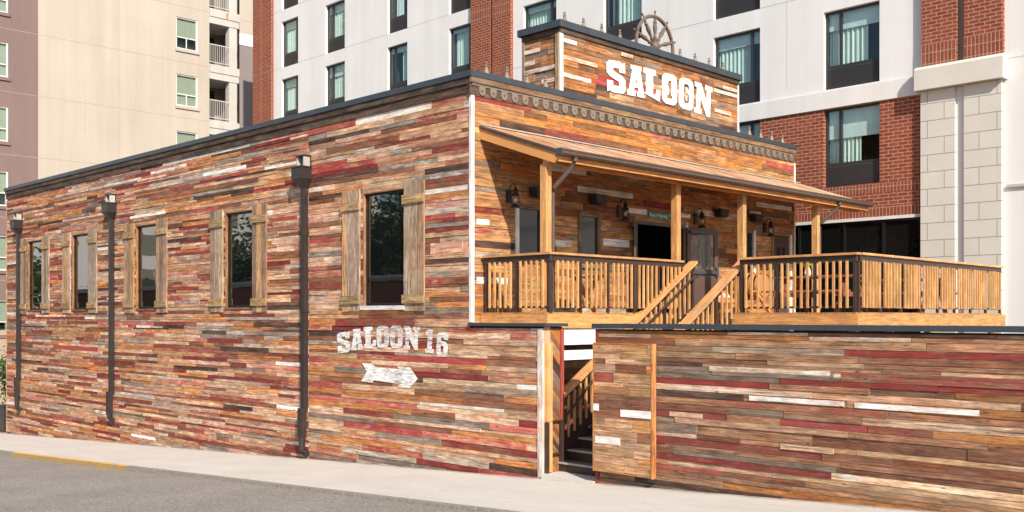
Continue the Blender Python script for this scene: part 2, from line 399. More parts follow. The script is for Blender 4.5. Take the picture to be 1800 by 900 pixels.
def clad(mb, fr, u0, u1, z0, z1, pal, rows=(.09, .13), lens=(.4, 1.6), holes=(), th=(.012, .032), zs=None):
    """fr = (origin, U, N): planks run along U, stacked in z, stand proud along N"""
    O, U, N = Vector(fr[0]), Vector(fr[1]), Vector(fr[2]); Zv = Vector((0, 0, 1)); zs = zs or make_rows(z0, z1, rows)
    for z, zn in zip(zs, zs[1:]):
        h = zn - z
        if z >= z1 - .004: break
        if zn > z1: h = z1 - z
        u = u0 - random.uniform(0, lens[0]) * .8
        while u < u1:
            Ln = random.uniform(lens[0], lens[1]) * (1.5 if random.random() < .12 else 1)
            a, b = max(u, u0), min(u + Ln, u1); u += Ln
            if b - a < .02: continue
            w, p = pick(pal); t = random.uniform(*th); segs = [(a, b, z, z + h)]
            for (ha, hb, hz0, hz1) in holes:
                ns = []
                for (sa, sb, sz0, sz1) in segs:
                    if sb <= ha or sa >= hb or sz1 <= hz0 or sz0 >= hz1: ns.append((sa, sb, sz0, sz1)); continue
                    if sa < ha: ns.append((sa, ha, sz0, sz1))
                    if sb > hb: ns.append((hb, sb, sz0, sz1))
                    ma, mb_ = max(sa, ha), min(sb, hb)
                    if sz0 < hz0: ns.append((ma, mb_, sz0, hz0))
                    if sz1 > hz1: ns.append((ma, mb_, hz1, sz1))
                segs = ns
            for (sa, sb, sz0, sz1) in segs:
                if sb - sa < .012 or sz1 - sz0 < .008: continue
                g = .0032
                mb.frame(O + U * (sa + g) + Zv * (sz0 + g*.7), U, Zv, N, sb - sa - 2*g, sz1 - sz0 - 1.4*g, t, 0, w, p, skip=('w0',))
FA = ((0, 0, 0), (1, 0, 0), (0, -1, 0))     # the long side wall, y = 0
FB = ((0, 0, 0), (0, 1, 0), (1, 0, 0))      # the porch front, x = 0
def lum(c=(.60, .31, .12)): return jit((c[0]*1.16, c[1]*.99, c[2]*.82), .14)

# ------------------------------------------------------------------ ground
def gz(x, y=0): return -.075 + .0515 * x
def sheet(name, x0, x1, y0, y1, dz, m, nx=40):
    mb = MB()
    for i in range(nx):
        a, b = x0 + (x1-x0)*i/nx, x0 + (x1-x0)*(i+1)/nx
        da, db = (dz(a), dz(b)) if callable(dz) else (dz, dz)
        mb.quad([(a, y0, gz(a)+da), (b, y0, gz(b)+db), (b, y1, gz(b)+db), (a, y1, gz(a)+da)], 0)
    return struct(mb.build(name, m))
gmb = MB()
gmb.quad([(-900, -900, -48), (900, -900, 45), (900, 900, 45), (-900, 900, -48)])
for v in range(len(gmb.v)):
    x, y, z = gmb.v[v]; gmb.v[v] = (x, y, gz(x) - .30)
M['earth'] = plain('bare_ground', (.20, .17, .13), .95, 0, .2, .4)
struct(gmb.build('ground', M['earth']))
KY = -2.99
def ky(x): return KY + .03*math.sin(x*.5)
sheet('sidewalk', -60, 30, KY + .14, 3.0, 0, M['concrete'], 90)
sheet('road', -80, 40, -24, KY + .01, lambda x: -.115 + .065*min(1, max(0, (x + 9)/5)), M['asphalt'], 120)
kb = MB()
for i in range(90):
    a = -60 + i; b = a + 1
    yel = -15.4 < a < -8.4
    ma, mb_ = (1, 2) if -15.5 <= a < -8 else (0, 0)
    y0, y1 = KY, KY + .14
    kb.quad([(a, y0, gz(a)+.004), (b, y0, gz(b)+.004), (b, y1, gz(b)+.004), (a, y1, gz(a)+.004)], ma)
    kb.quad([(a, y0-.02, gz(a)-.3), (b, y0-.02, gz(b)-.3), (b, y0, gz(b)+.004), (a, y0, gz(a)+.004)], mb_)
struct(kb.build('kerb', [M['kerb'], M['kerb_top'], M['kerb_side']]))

# ------------------------------------------------------------------ saloon
TOP = 7.35
sal = thing('saloon_building', 'low saloon clad in multicoloured reclaimed wood planks with a covered porch and raised sign parapet', 'building', (-6, 5, 0))
WIN = [(-22.175, -20.87), (-18.41, -17.14), (-13.906, -12.625), (-8.928, -7.636), (-3.281, -1.924)]
WZ0, WZ1 = 3.03, 5.36
holes = [(a, b, WZ0, WZ1) for a, b in WIN]
# cores (solid walls behind the planks), cut round the window openings
core = MB()
def wall_cells(mb, u0, u1, z0, z1, hs, emit):
    us = sorted({u0, u1} | {h[0] for h in hs} | {h[1] for h in hs}); zs = sorted({z0, z1} | {h[2] for h in hs} | {h[3] for h in hs})
    us = [u for u in us if u0 <= u <= u1]; zs = [z for z in zs if z0 <= z <= z1]
    for a, b in zip(us, us[1:]):
        for c, d in zip(zs, zs[1:]):
            cx, cz = (a+b)/2, (c+d)/2
            if any(h[0] < cx < h[1] and h[2] < cz < h[3] for h in hs): continue
            emit(a, b, c, d)
wall_cells(core, -24.2, -.02, -1.8, TOP - .15, holes, lambda a, b, c, d: core.box(a, b, .001, .25, c, d))
for a, b in WIN: core.box(a - .05, b + .05, .30, .32, WZ0 - .05, WZ1 + .05)
core.box(-.24, -.021, .251, 11.66, -.5, TOP - .15); core.box(-24.2, -.25, 11.4, 11.66, -1.8, TOP - .15)
core.box(-24.2, -24.0, .251, 11.39, -1.8, TOP - .15); core.box(-23.99, -.25, .26, 11.39, 6.6, 6.75)
core.build('wall', M['core'], sal)
pa = MB()
clad(pa, FA, -24.2, -5.30, -1.75, 6.95, PAL_A, (.058, .10), (.5, 2.6), holes)
clad(pa, FA, -5.30, 1.72, -1.0, 6.95, PAL_A, (.078, .13), (.6, 2.8), holes + [(-.03, 1.8, 2.60, 9)])
pa.build('side_cladding', M['plank'], sal)
DOOR = (4.9, 6.62, 2.88, 4.84); D2 = (10.6, 11.42, 2.88, 4.92)
PAN = [(1.20, 1.80, 3.95, 4.90), (3.02, 3.56, 3.9, 4.88), (9.30, 9.62, 3.7, 4.9), (7.30, 7.60, 3.95, 4.72)]
pb = MB()
clad(pb, FB, .03, 11.66, 2.5, 6.92, PAL_B, (.115, .15), (.45, 1.9), [DOOR, D2] + PAN)
clad(pb, FB, .03, 11.66, -.4, 2.49, PAL_R, (.12, .16), (.5, 1.9))
wl_, pt_ = jit(LTAN), (.78, .76, .72, .93)
for (a, b, z0, z1, cov) in ((9.78, 11.5, 5.60, 5.715, .8), (9.45, 9.98, 5.36, 5.47, .7), (4.55, 5.25, 5.06, 5.17, .8), (6.2, 6.9, 5.09, 5.19, .7), (7.1, 9.15, 5.20, 5.33, .52), (3.75, 4.62, 4.30, 4.46, .85), (1.9, 3.2, 5.72, 5.84, .7), (.1, .42, 4.52, 4.62, .9), (.1, .9, 3.42, 3.54, .9)):
    pb.frame((.021, a, z0), (0, 1, 0), (0, 0, 1), (1, 0, 0), b - a, z1 - z0, .016, 0, jit(LTAN), (.78, .76, .72, cov))
pb.build('porch_cladding', M['plank'], sal)
# trim boards under the coping, scalloped band, corner boards
tb = MB()
dk = lambda: jit((.075, .052, .04), .25)
x = -24.22
while x < -.1:
    L = random.uniform(2.2, 4); e = min(x + L, -.045)
    tb.frame((x, .0, 7.115), (1, 0, 0), (0, 0, 1), (0, -1, 0), e - x - .003, .125, .075, 0, dk()); tb.frame((x, .0, 6.95), (1, 0, 0), (0, 0, 1), (0, -1, 0), e - x - .003, .16, .045, 0, dk()); x = e + .001
y = -.075
while y < 11.66:
    L = random.uniform(2, 4); e = min(y + L, 11.67)
    tb.frame((0, y, 7.13), (0, 1, 0), (0, 0, 1), (1, 0, 0), e - y - .003, .11, .075, 0, jit((.25, .16, .09), .2)); tb.frame((0, y, 6.90), (0, 1, 0), (0, 0, 1), (1, 0, 0), e - y - .003, .225, .035, 0, jit((.10, .075, .06), .15)); y = e + .001
tb.build('fascia_board', M['plank'], sal)
sc_ = MB()
sc_.box(.0365, .052, -.03, 11.65, 7.085, 7.125)
for i in range(40):
    yc = .22 + i * .288; hw = .082; pts = [(.0365, yc - hw, 7.087), (.0365, yc - hw, 7.0)]
    for k in range(1, 8): an = math.pi + math.pi*k/8; pts.append((.0365, yc + hw*math.cos(an), 7.0 + hw*math.sin(an)))
    pts += [(.0365, yc + hw, 7.0), (.0365, yc + hw, 7.087)]
    sc_.prism(pts, (.022, 0, 0)); sc_.box(.0590, .0605, yc - .013, yc + .013, 6.985, 7.013, 1)
sc_.build('scalloped_trim', [M['tan_iron'], M['black']], sal)
cp = MB()
for (x0, x1) in ((-24.28, -18.4), (-18.397, -12.2), (-12.197, -6.1), (-6.097, .09)): cp.box(x0, x1, -.10, .22, 7.24, TOP)
for (y0, y1) in ((.221, 4), (4.003, 8), (8.003, 11.72)): cp.box(-.25, .09, y0, y1, 7.24, TOP)
cp.build('coping', M['cap_metal'], sal)
ct = MB()
wt = lambda c: jit(LTAN)
ct.frame((-.032, -.002, 2.70), (0, 0, 1), (1, 0, 0), (0, -1, 0), 4.25, .033, .034, 0, jit(LTAN), WHT + (.78,))
ct.frame((.001, -.036, 2.70), (0, 0, 1), (0, 1, 0), (1, 0, 0), 4.2, .075, .034, 0, jit(LTAN), WHT + (.9,))
ct.frame((.001, 11.66, 2.70), (0, 0, 1), (0, 1, 0), (1, 0, 0), 4.2, .05, .034, 0, jit(LTAN), WHT + (.95,))
ct.frame((-24.235, -.002, -1.5), (0, 0, 1), (1, 0, 0), (0, -1, 0), 8.4, .034, .034, 0, jit(TAN), WHT + (.3,))
ct.build_each('corner_board', M['plank'], sal)

# windows and shutters of the side wall
for i, (a, b) in enumerate(WIN):
    f = MB(); y = .03
    f.box(a, b, y, y+.06, WZ0, WZ0+.06); f.box(a, b, y, y+.06, WZ1-.06, WZ1); f.box(a, a+.06, y, y+.06, WZ0+.06, WZ1-.06); f.box(b-.06, b, y, y+.06, WZ0+.06, WZ1-.06)
    f.box(a+.06, b-.06, y-.01, y+.05, 3.545, 3.60)
    fo = f.build('window', M['black'], sal)
    g = MB(); g.box(a+.055, b-.055, y+.025, y+.035, WZ0+.055, WZ1-.055); g.build('glass', M['glass_dark'], fo)
    j = MB(); t = jit((.33, .17, .07))
    j.box(a+.001, a+.014, -.034, y, WZ0, WZ1, 0, t); j.box(b-.014, b-.001, -.034, y, WZ0, WZ1, 0, t)
    j.box(a-.02, b+.02, -.038, -.016, WZ1+.001, WZ1+.085, 0, jit(TAN), RED + (.25,)); j.box(a+.014, b-.014, -.034, y, WZ1-.016, WZ1, 0, t)
    j.build('surround', M['plank'], fo)
    sl = MB()
    if i == 4: sl.box(a-.06, b+.03, -.075, y, WZ0-.085, WZ0-.002, 0, jit(LGR), (.62, .6, .58, .85))
    else: sl.box(a+.0, b, -.04, y, WZ0-.05, WZ0-.002, 0, jit(BRN), RED + (.4,))
    sl.build('sill', M['plank'], fo)
    if i in (0,):
        cu = MB()
        for k in range(10):
            xa = a+.72+k*.05; cu.box(xa, xa+.045, y+.0365, y+.05+.02*(k % 2), WZ0+.06, WZ1-.6 - .04*(9-k))
        # curtain seen as a pale strip just behind the pane
    for s in (0, 1):
        w = .625; x0 = (a - .095 - w) if s == 0 else (b + .003); sh = MB()
        if s == 0: x0 += .002
        n = 3; bw = [.2, .23, .195]; xx = x0
        for k in range(n):
            wd = jit(random.choice([(.42, .29, .19), (.44, .34, .25), (.56, .34, .16), (.27, .18, .12), (.46, .37, .29)]), .2)
            sh.frame((xx+.002, -.03, 2.915 + random.uniform(-.008, .008)), (0, 0, 1), (1, 0, 0), (0, -1, 0), 2.545 + random.uniform(-.012, .012), bw[k]-.004, .028 + .004*k, 0, wd, (.5, .5, .48, random.choice([0, 0, .25]))); xx += bw[k]
        so = sh.build('shutter', M['plank'], sal)
        bt = MB()
        for zz in (5.03, 3.065): bt.frame((x0 - .02, -.068, zz), (1, 0, 0), (0, 0, 1), (0, -1, 0), w + .04, .175, .03, 0, jit((.42, .29, .14), .12))
        bt.build_each('batten', M['plank'], so)

# downspouts on the side wall
for i, (xc, zb1, zb2) in enumerate(((-22.83, .69, -.48), (-15.36, .60, -.31), (-5.35, .75, -.33))):
    d = MB()
    d.box(xc-.062, xc+.062, -.165, -.045, zb1 - .02, 5.70)
    for zz in (4.6, 2.9): d.box(xc-.075, xc+.075, -.172, -.03, zz, zz+.035)
    do = d.build('downspout', M['brown_metal'], sal)
    h = MB(); t0, t1, t2 = 6.11, 5.84, 5.67; hx, yo = .19, -.32
    ring = lambda z, ex, ya, yb: [(xc-ex, ya, z), (xc+ex, ya, z), (xc+ex, yb, z), (xc-ex, yb, z)]
    r = [ring(t0, hx, yo, -.04), ring(t1, hx, yo, -.04), ring(t2, .075, -.18, -.04)]
    for A_, B_ in zip(r, r[1:]):
        for k in range(4): h.quad((B_[k], B_[(k+1) % 4], A_[(k+1) % 4], A_[k]))
    h.quad(r[2][::-1]); h.quad([(p[0], p[1], p[2]-.05) for p in r[0]])
    for (x0, x1, y0, y1) in ((xc-hx-.015, xc+hx+.015, yo-.015, yo+.012), (xc-hx-.015, xc-hx+.012, yo+.012, -.035), (xc+hx-.012, xc+hx+.015, yo+.012, -.035)): h.box(x0, x1, y0, y1, t0-.02, t0+.012)
    h.build('conductor_head', M['brown_metal'], do)
    s = MB()
    s.box(xc-.13, xc+.15, -.06, -.02, 6.10, 6.36, 1)
    s.box(xc-.13, xc-.10, -.22, -.06, 6.08, 6.34); s.box(xc+.12, xc+.15, -.22, -.06, 6.08, 6.34); s.box(xc-.15, xc+.17, -.24, -.03, 6.341, 6.372, 2)
    s.build('scupper', [M['scupper_metal'], M['core'], M['brown_metal']], do)
    e = MB()
    e.box(xc-.075, xc+.075, -.235, -.10, zb1 - .62, zb1 + .03)
    zb = zb2 + .05
    e.tube([(xc, -.165, zb1 - .5), (xc, -.165, zb + .26), (xc + .0, -.155, zb + .16), (xc + .01, -.11, zb + .08), (xc + .015, -.035, zb + .02)], .072, 10)
    e.tube([(xc, -.165, zb1 - .66), (xc, -.165, zb1 - .60)], .082, 10)
    e.build('boot', M['brown_metal'], do)

# letters --------------------------------------------------------------------
GL = {
 'S': (.76, [[(0,.36),(0,0),(.10,.05),(.2,0),(.62,0),(.74,.10),(.74,.44),(.62,.55),(.26,.68),(.26,.78),(.5,.78),(.5,.66),(.74,.66),(.74,1),(.64,.95),(.54,1),(.12,1),(0,.90),(0,.60),(.12,.49),(.48,.36),(.48,.22),(.24,.22),(.24,.36)]]),
 'A': (.86, [[(0,0),(.38,0),(.38,.16),(.31,.16),(.34,.28),(.52,.28),(.55,.16),(.48,.16),(.48,0),(.86,0),(.86,.16),(.80,.16),(.64,.86),(.70,.86),(.70,1),(.18,1),(.18,.86),(.25,.86),(.06,.16),(0,.16)], [(.375,.42),(.485,.42),(.43,.64)]]),
 'L': (.76, [[(0,0),(.72,0),(.76,.38),(.58,.38),(.53,.2),(.42,.2),(.42,.44),(.48,.5),(.42,.56),(.42,.82),(.54,.82),(.54,1),(0,1),(0,.82),(.1,.82),(.1,.56),(.04,.5),(.1,.44),(.1,.2),(0,.2)]]),
 'O': (.80, [[(.2,0),(.6,0),(.72,.06),(.78,.16),(.78,.44),(.83,.5),(.78,.56),(.78,.84),(.72,.94),(.6,1),(.2,1),(.07,.94),(0,.84),(0,.56),(-.05,.5),(0,.44),(0,.16),(.07,.06)], [(.29,.22),(.49,.22),(.49,.78),(.29,.78)]]),
 'N': (.90, [[(0,0),(.36,0),(.36,.16),(.29,.16),(.29,.52),(.62,0),(.8,0),(.8,.84),(.88,.84),(.88,1),(.52,1),(.52,.84),(.6,.84),(.6,.46),(.32,1),(0,1),(0,.84),(.1,.84),(.1,.16),(0,.16)]]),
 '1': (.54, [[(0,0),(.52,0),(.52,.18),(.40,.18),(.40,1),(.2,1),(0,.88),(0,.72),(.13,.76),(.13,.18),(0,.18)]]),
 '6': (.72, [[(.14,0),(.56,0),(.7,.12),(.7,.5),(.58,.62),(.26,.62),(.26,.78),(.44,.78),(.44,.7),(.7,.7),(.7,.86),(.56,1),(.14,1),(0,.86),(0,.12)], [(.26,.18),(.44,.18),(.44,.44),(.26,.44)]]),
}
ob = GL['O'][1][0]
GL['P'] = (.80, [ob, [(.26,.2),(.54,.2),(.54,.3),(.47,.3),(.47,.78),(.36,.78),(.27,.66),(.27,.58),(.34,.61),(.34,.3),(.26,.3)]])           # O with a 1 left bare
GL['Q'] = (.80, [ob, [(.25,.26),(.31,.19),(.49,.19),(.55,.26),(.55,.46),(.49,.53),(.37,.53),(.37,.71),(.45,.71),(.45,.64),(.55,.64),(.55,.75),(.49,.82),(.31,.82),(.25,.75)], [(.37,.29),(.44,.29),(.44,.43),(.37,.43)]])
def curve_mesh(name, polys, thick, m, parent, place):
    """flat filled outlines (holes included) given real thickness; place maps (u, v, d) to the world"""
    cu = bpy.data.curves.new(name + '_outline', 'CURVE'); cu.dimensions = '2D'; cu.fill_mode = 'BOTH'; cu.extrude = thick / 2
    for poly in polys:
        sp = cu.splines.new('POLY'); sp.points.add(len(poly) - 1); sp.use_cyclic_u = True
        for q, (u, v) in zip(sp.points, poly): q.co = (u, v, 0, 1)
    tmp = bpy.data.objects.new(name, cu); COL.objects.link(tmp); bpy.context.view_layer.update()
    me = bpy.data.meshes.new_from_object(tmp.evaluated_get(bpy.context.evaluated_depsgraph_get()))
    bpy.data.objects.remove(tmp); bpy.data.curves.remove(cu)
    off = Vector((0, 0, 0)); r = parent
    while r is not None: off += r.location; r = r.parent
    for v in me.vertices: v.co = Vector(place(v.co.x, v.co.y, v.co.z)) - off
    me.materials.clear(); me.materials.append(m); me.name = name
    o = bpy.data.objects.new(name, me); COL.objects.link(o); o.parent = parent
    return o
def lay_text(items):
    """items: (glyph, u0, u1, zbase, ztop, tilt) -> polygons"""
    out = []
    for ch, u0, u1, zb, zt, tilt in items:
        w, polys = GL[ch]; cx, cz = (u0+u1)/2, (zb+zt)/2; c, s = math.cos(tilt), math.sin(tilt)
        for p in polys:
            q = []
            for a, b in p:
                x_ = u0 + a / w * (u1-u0) - cx; z_ = zb + b * (zt-zb) - cz
                q.append((cx + x_*c - z_*s, cz + x_*s + z_*c))
            out.append(q)
    return out
items = []
def arch_text(txt, us, zb_fn, hh_fn, tilt_fn):
    return [(ch, a, b, zb_fn((a+b)/2), zb_fn((a+b)/2) + hh_fn((a+b)/2), tilt_fn((a+b)/2)) for ch, (a, b) in zip(txt, us)]
par = lambda u: 2.175 - .052 * ((u + 2.35)/1.0)**2
its = arch_text('SALOON16', [(-4.2, -3.74), (-3.72, -3.29), (-3.26, -2.85), (-2.82, -2.42), (-2.38, -1.98), (-1.95, -1.45), (-1.28, -1.02), (-.95, -.62)], par, lambda u: .44 + .02*(u+4)/3, lambda u: -.10*(u+2.35)/1.6*.9)
curve_mesh('painted_lettering', lay_text(its), .004, M['paint_worn'], sal, lambda u, v, d: (u, -.032 + d, v))
axs = lambda px, py: (-3.35 + (px-495)/615*1.83, 1.845 - (py-500)/285*.455 - 0)
arw = [axs(*q) for q in ((505,505),(625,505),(650,545),(920,555),(895,520),(1030,525),(1110,660),(1030,780),(905,780),(920,740),(640,715),(625,750),(495,740),(560,610))]
curve_mesh('painted_arrow', [arw], .004, M['paint_worn'], sal, lambda u, v, d: (u, -.032 + d, v))

# raised sign parapet -------------------------------------------------------
TX0, TX1, TY0, TY1, TZ = -1.05, 0.0, 2.42, 8.96, 8.78
tw = MB(); tw.box(TX0+.03, -.001, TY0+.03, TY1-.03, TOP - .3, TZ - .12); tw.build('sign_parapet_core', M['core'], sal)
tp = MB()
clad(tp, FB, TY0+.06, TY1-.05, TOP - .06, TZ-.24, PAL_T, (.10, .13), (.45, 1.5))
clad(tp, ((0, TY0+.03, 0), (1, 0, 0), (0, -1, 0)), TX0+.06, -.07, TOP - .06, TZ-.24, PAL_T, (.10, .13), (.3, .7))
clad(tp, ((0, TY1-.03, 0), (1, 0, 0), (0, 1, 0)), TX0+.06, -.07, TOP - .06, TZ-.24, PAL_T, (.10, .13), (.3, .7))
for (a, b, z) in ((2.48, 3.55, 8.02), (2.48, 3.35, 7.66), (2.5, 2.9, 8.36), (7.85, 8.88, 8.20), (8.25, 8.88, 8.33), (7.9, 8.6, 7.72), (4.35, 4.75, 8.42)): tp.frame((.029, a, z), (0,1,0), (0,0,1), (1,0,0), b-a, .085, .01, 0, jit(LTAN), WHT + (random.uniform(.42, .58),))
for (a, b, z) in ((-1.0, -.55, 8.26), (-1.0, -.12, 7.84), (-.5, -.12, 7.58), (-1.0, -.7, 8.02)): tp.frame((a, TY0+.001, z), (1,0,0), (0,0,1), (0,-1,0), b-a, .085, .01, 0, jit(LTAN), WHT + (.5,))
tp.build('sign_parapet_cladding', M['plank'], sal)
tt = MB()
tt.frame((-.002, TY0-.03, TOP+.001), (0,0,1), (0,1,0), (1,0,0), 1.19, .10, .04, 0, jit(LTAN), WHT+(.95,))
tt.frame((-.10, TY0+.028, TOP+.001), (0,0,1), (1,0,0), (0,-1,0), 1.19, .097, .057, 0, jit((.42, .28, .16)))
tt.frame((TX0, TY0+.028, TOP+.001), (0,0,1), (1,0,0), (0,-1,0), 1.19, .06, .05, 0, jit(GRY))
tt.frame((-.002, TY1-.05, TOP+.001), (0,0,1), (0,1,0), (1,0,0), 1.19, .05, .04, 0, jit(LTAN), WHT+(.95,))
tt.frame((-.002, TY0-.03, TZ-.24), (0,1,0), (0,0,1), (1,0,0), TY1-TY0+.03, .10, .06, 0, dk()); tt.frame((TX0, TY0+.028, TZ-.24), (1,0,0), (0,0,1), (0,-1,0), -TX0-.003, .10, .058, 0, dk())
tt.build_each('sign_parapet_trim', M['plank'], sal)
tc = MB(); tc.box(TX0-.06, .10, TY0-.1, TY0+2.2, TZ-.139, TZ); tc.box(TX0-.06, .10, TY0+2.203, TY1+.05, TZ-.139, TZ); tc.build('sign_parapet_coping', M['cap_metal'], sal)
zt = lambda u: 7.60 + .03 - .055*((u-5.7)/1.9)**2 - .0*u
its = arch_text('SALPQN', [(3.86, 4.50), (4.55, 5.17), (5.13, 5.74), (5.80, 6.38), (6.44, 7.03), (7.06, 7.80)], lambda u: 7.63 - .06*((u-5.6)/1.9)**2 , lambda u: .70 + .03*math.sin(u), lambda u: -.055*(u-5.8)/1.9)
curve_mesh('sign_lettering', lay_text(its), .006, M['paint_fresh'], sal, lambda u, v, d: (.036 + d, u, v))

# finials on the copings
def finial(loc):
    f = MB(); f.lathe(loc, [(.062, 0), (.066, .03), (.05, .085), (.03, .15), (.022, .165), (.036, .18), (.036, .192), (.018, .20), (.014, .215), (.027, .23), (.027, .25), (.012, .265)], 10)
    return f.build('finial', M['tan_iron'], sal)
for y_ in (.45, .995, 1.545, 2.085, 9.07+.05, 9.62, 10.16, 10.69, 11.23): finial((-.08, y_, TOP))
for y_ in (2.70, 3.29, 3.88, 4.49, 6.71, 7.31, 7.90, 8.49): finial((-.12, y_, TZ))

# porch roof, gutter, posts ---------------------------------------------------
PZ0, PZ1, PX, PY0, PY1 = 6.36, 5.69, 1.95, .2, 11.98
def pzr(x): return PZ0 + (PZ1 - PZ0) * x / PX
rf = MB(); n = 392; prev = None
for i in range(n + 1):
    y = PY0 + (PY1-PY0)*i/n; dz = .016*math.cos(2*math.pi*i/4)
    cur = [(.03, y, pzr(.03)+dz), (PX+.05, y, pzr(PX+.05)+dz)]
    if prev:
        rf.quad((prev[0], prev[1], cur[1], cur[0]), 0, smooth=True)
        rf.quad([(p[0], p[1], p[2]-.012) for p in (cur[0], cur[1], prev[1], prev[0])], 0, smooth=True)
    prev = cur
ro = rf.build('porch_roof', M['rust'], sal)
fl = MB()
fl.box(.022, .04, PY0-.01, PY1, 6.380, 6.402)
fl.build('flashing', M['scupper_metal'], ro)
rk = MB()
for (ya, yb, m_) in ((PY0 - .03, PY0 + .012, 1), (PY1 - .012, PY1 + .03, 1)):
    for dz, hh in ((-.02, .03), (-.06, .022)):
        rk.prism([(.02, ya, pzr(.02)+dz), (PX+.05, ya, pzr(PX+.05)+dz), (PX+.05, ya, pzr(PX+.05)+dz+hh), (.02, ya, pzr(.02)+dz+hh)], (0, yb-ya, 0), 1)
rk.build_each('rake_trim', [M['white_trim'], M['gutter']], ro)
rb = MB()
for ya in (PY0 - .01, PY1 - .05):
    rb.prism([(.02, ya, pzr(.02)-.24), (PX-.06, ya, pzr(PX)-.22), (PX, ya, pzr(PX)-.16), (PX, ya, pzr(PX)-.062), (.02, ya, pzr(.02)-.062)], (0, .04, 0), 0, lum())
rb.build_each('rake_board', M['lumber'], ro)
rr_ = MB()
for i in range(15):
    yy = .9 + i*.76; q_ = MB(); q_.beam((.03, yy, pzr(.03)-.10), (PX-.04, yy, pzr(PX-.04)-.10), .04, .13, 0, lum()); q_.build('rafter', M['lumber'], ro)
q_ = MB(); q_.box(1.58, 1.72, PY0+.04, PY1-.06, 5.49, 5.64, 0, lum()); q_.box(PX-.03, PX, PY0+.04, PY1-.06, 5.50, 5.63, 0, lum()); q_.build_each('beam', M['lumber'], ro)
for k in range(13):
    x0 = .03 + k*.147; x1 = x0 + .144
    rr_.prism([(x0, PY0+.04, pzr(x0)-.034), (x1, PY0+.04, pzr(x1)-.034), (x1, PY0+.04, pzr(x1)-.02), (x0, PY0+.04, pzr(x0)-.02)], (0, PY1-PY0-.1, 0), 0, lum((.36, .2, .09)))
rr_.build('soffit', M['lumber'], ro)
gt = MB()
prof = [(1.955, 5.60), (2.05, 5.60), (2.075, 5.63), (2.075, 5.66), (2.09, 5.69), (2.09, 5.705), (2.075, 5.705), (2.06, 5.67), (1.955, 5.67)]
gt.prism([(a, PY0-.02, b) for a, b in prof], (0, PY1-PY0+.05, 0)); go = gt.build('gutter', M['gutter'], ro)
ge = MB(); ge.box(1.95, 2.095, PY0-.027, PY0-.02, 5.585, 5.71); ge.build('end_cap', M['cap_metal'], go)
POST = [.32, 4.19, 6.64, 9.93]
for yc in POST:
    p = MB(); p.box(1.51, 1.65, yc-.07, yc+.07, 2.885, 5.49, 0, lum((.55, .33, .15))); p.build('porch_post', M['lumber'], ro)
for (ys, yp) in ((.62, .47), (10.32, 10.07)):
    g = MB(); xg = 1.60
    g.tube([(2.0, ys, 5.61), (2.0, ys, 5.53), (1.97, ys, 5.46), (1.93, ys - .02, 5.42), (xg+.09, yp+.02, 5.14), (xg+.03, yp, 5.08), (xg, yp, 5.0), (xg, yp, 2.95)], .045, 8)
    g.build('gutter_downspout', M['gutter'], go)

# doors, porch windows
dd = MB()
y0, y1, z0, z1 = DOOR
dd.box(-.02, .05, y0-.07, y0, z0, z1+.07); dd.box(-.02, .05, y1, y1+.07, z0, z1+.07); dd.box(-.02, .05, y0, y1, z1, z1+.07)
do_ = dd.build('doorway', M['door_brown'], sal)
di = MB(); di.box(-.025, -.015, y0, y1, z0, z1); di.build('black_shade_panel', M['dark'], do_)  # flat black panel paints the doorway's shade, no recess behind it
hd = MB(); hd.frame((.03, y0 - .1, z1 + .075), (0,1,0), (0,0,1), (1,0,0), y1-y0+.2, .12, .02, 0, jit((.45, .27, .15))); hd.build_each('lintel', M['plank'], do_)
def door_leaf(hinge, end, glazed=True):
    h = Vector((hinge[0], hinge[1], 0)); e = Vector((end[0], end[1], 0)); U = (e-h); L = U.length; U.normalize(); Wn = Vector((0,0,1)).cross(U) * -1
    lf = MB(); zb, zt_ = 2.90, 4.86; b = h - Wn*.022
    def bx(mb, u0, u1, z0, z1, t=.045, o=0, mi=0): mb.frame(b + U*u0 + Wn*o + Vector((0,0,z0)), U, (0,0,1), Wn, u1-u0, z1-z0, t, mi)
    s = .11 if glazed else .13
    bx(lf, 0, s, zb, zt_); bx(lf, L-s, L, zb, zt_); bx(lf, s, L-s, zt_-.13, zt_); bx(lf, s, L-s, zb, 3.92)
    o = lf.build('door_leaf', M['door_brown'], sal)
    g = MB(); bx(g, s, L-s, 3.92, zt_-.13, .012, .016); g.build('pane', M['glass_lamp'], o)
    hw = MB(); bx(hw, .04, L-.03, 3.80, 3.875, .06, .046 ); bx(hw, L-.09, L-.02, 3.74, 3.95, .05, .046); bx(hw, .05, L-.2, zt_-.12, zt_-.06, .06, .046); hw.build_each('push_bar', M['cap_metal'], o)
door_leaf((.06, 6.72), (.30, 7.62)); door_leaf((.06, 4.83), (.40, 4.36))
d2 = MB(); y0, y1, z0, z1 = D2
d2.box(-.02, .01, y0, y1, z0, z1)
for yy in (y0+.2, y0+.46): d2.box(.0105, .014, yy, yy+.16, 3.75, 4.62, 1)
d2.box(.0105, .05, y0+.04, y0+.1, 3.85, 3.97, 2)
o2 = d2.build('side_door', [M['door_brown'], M['glass_panel'], M['black']], sal)
t2_ = MB(); t2_.box(-.01, .05, y0-.09, y0-.001, z0, z1+.07, 0, jit((.42, .27, .15))); t2_.box(-.01, .05, y1+.001, y1+.09, z0, z1+.05, 0, jit(LTAN), WHT+(.8,)); t2_.box(-.01, .05, y0, y1, z1+.001, z1+.08, 0, jit((.4, .24, .12))); t2_.build_each('door_trim', M['plank'], o2)
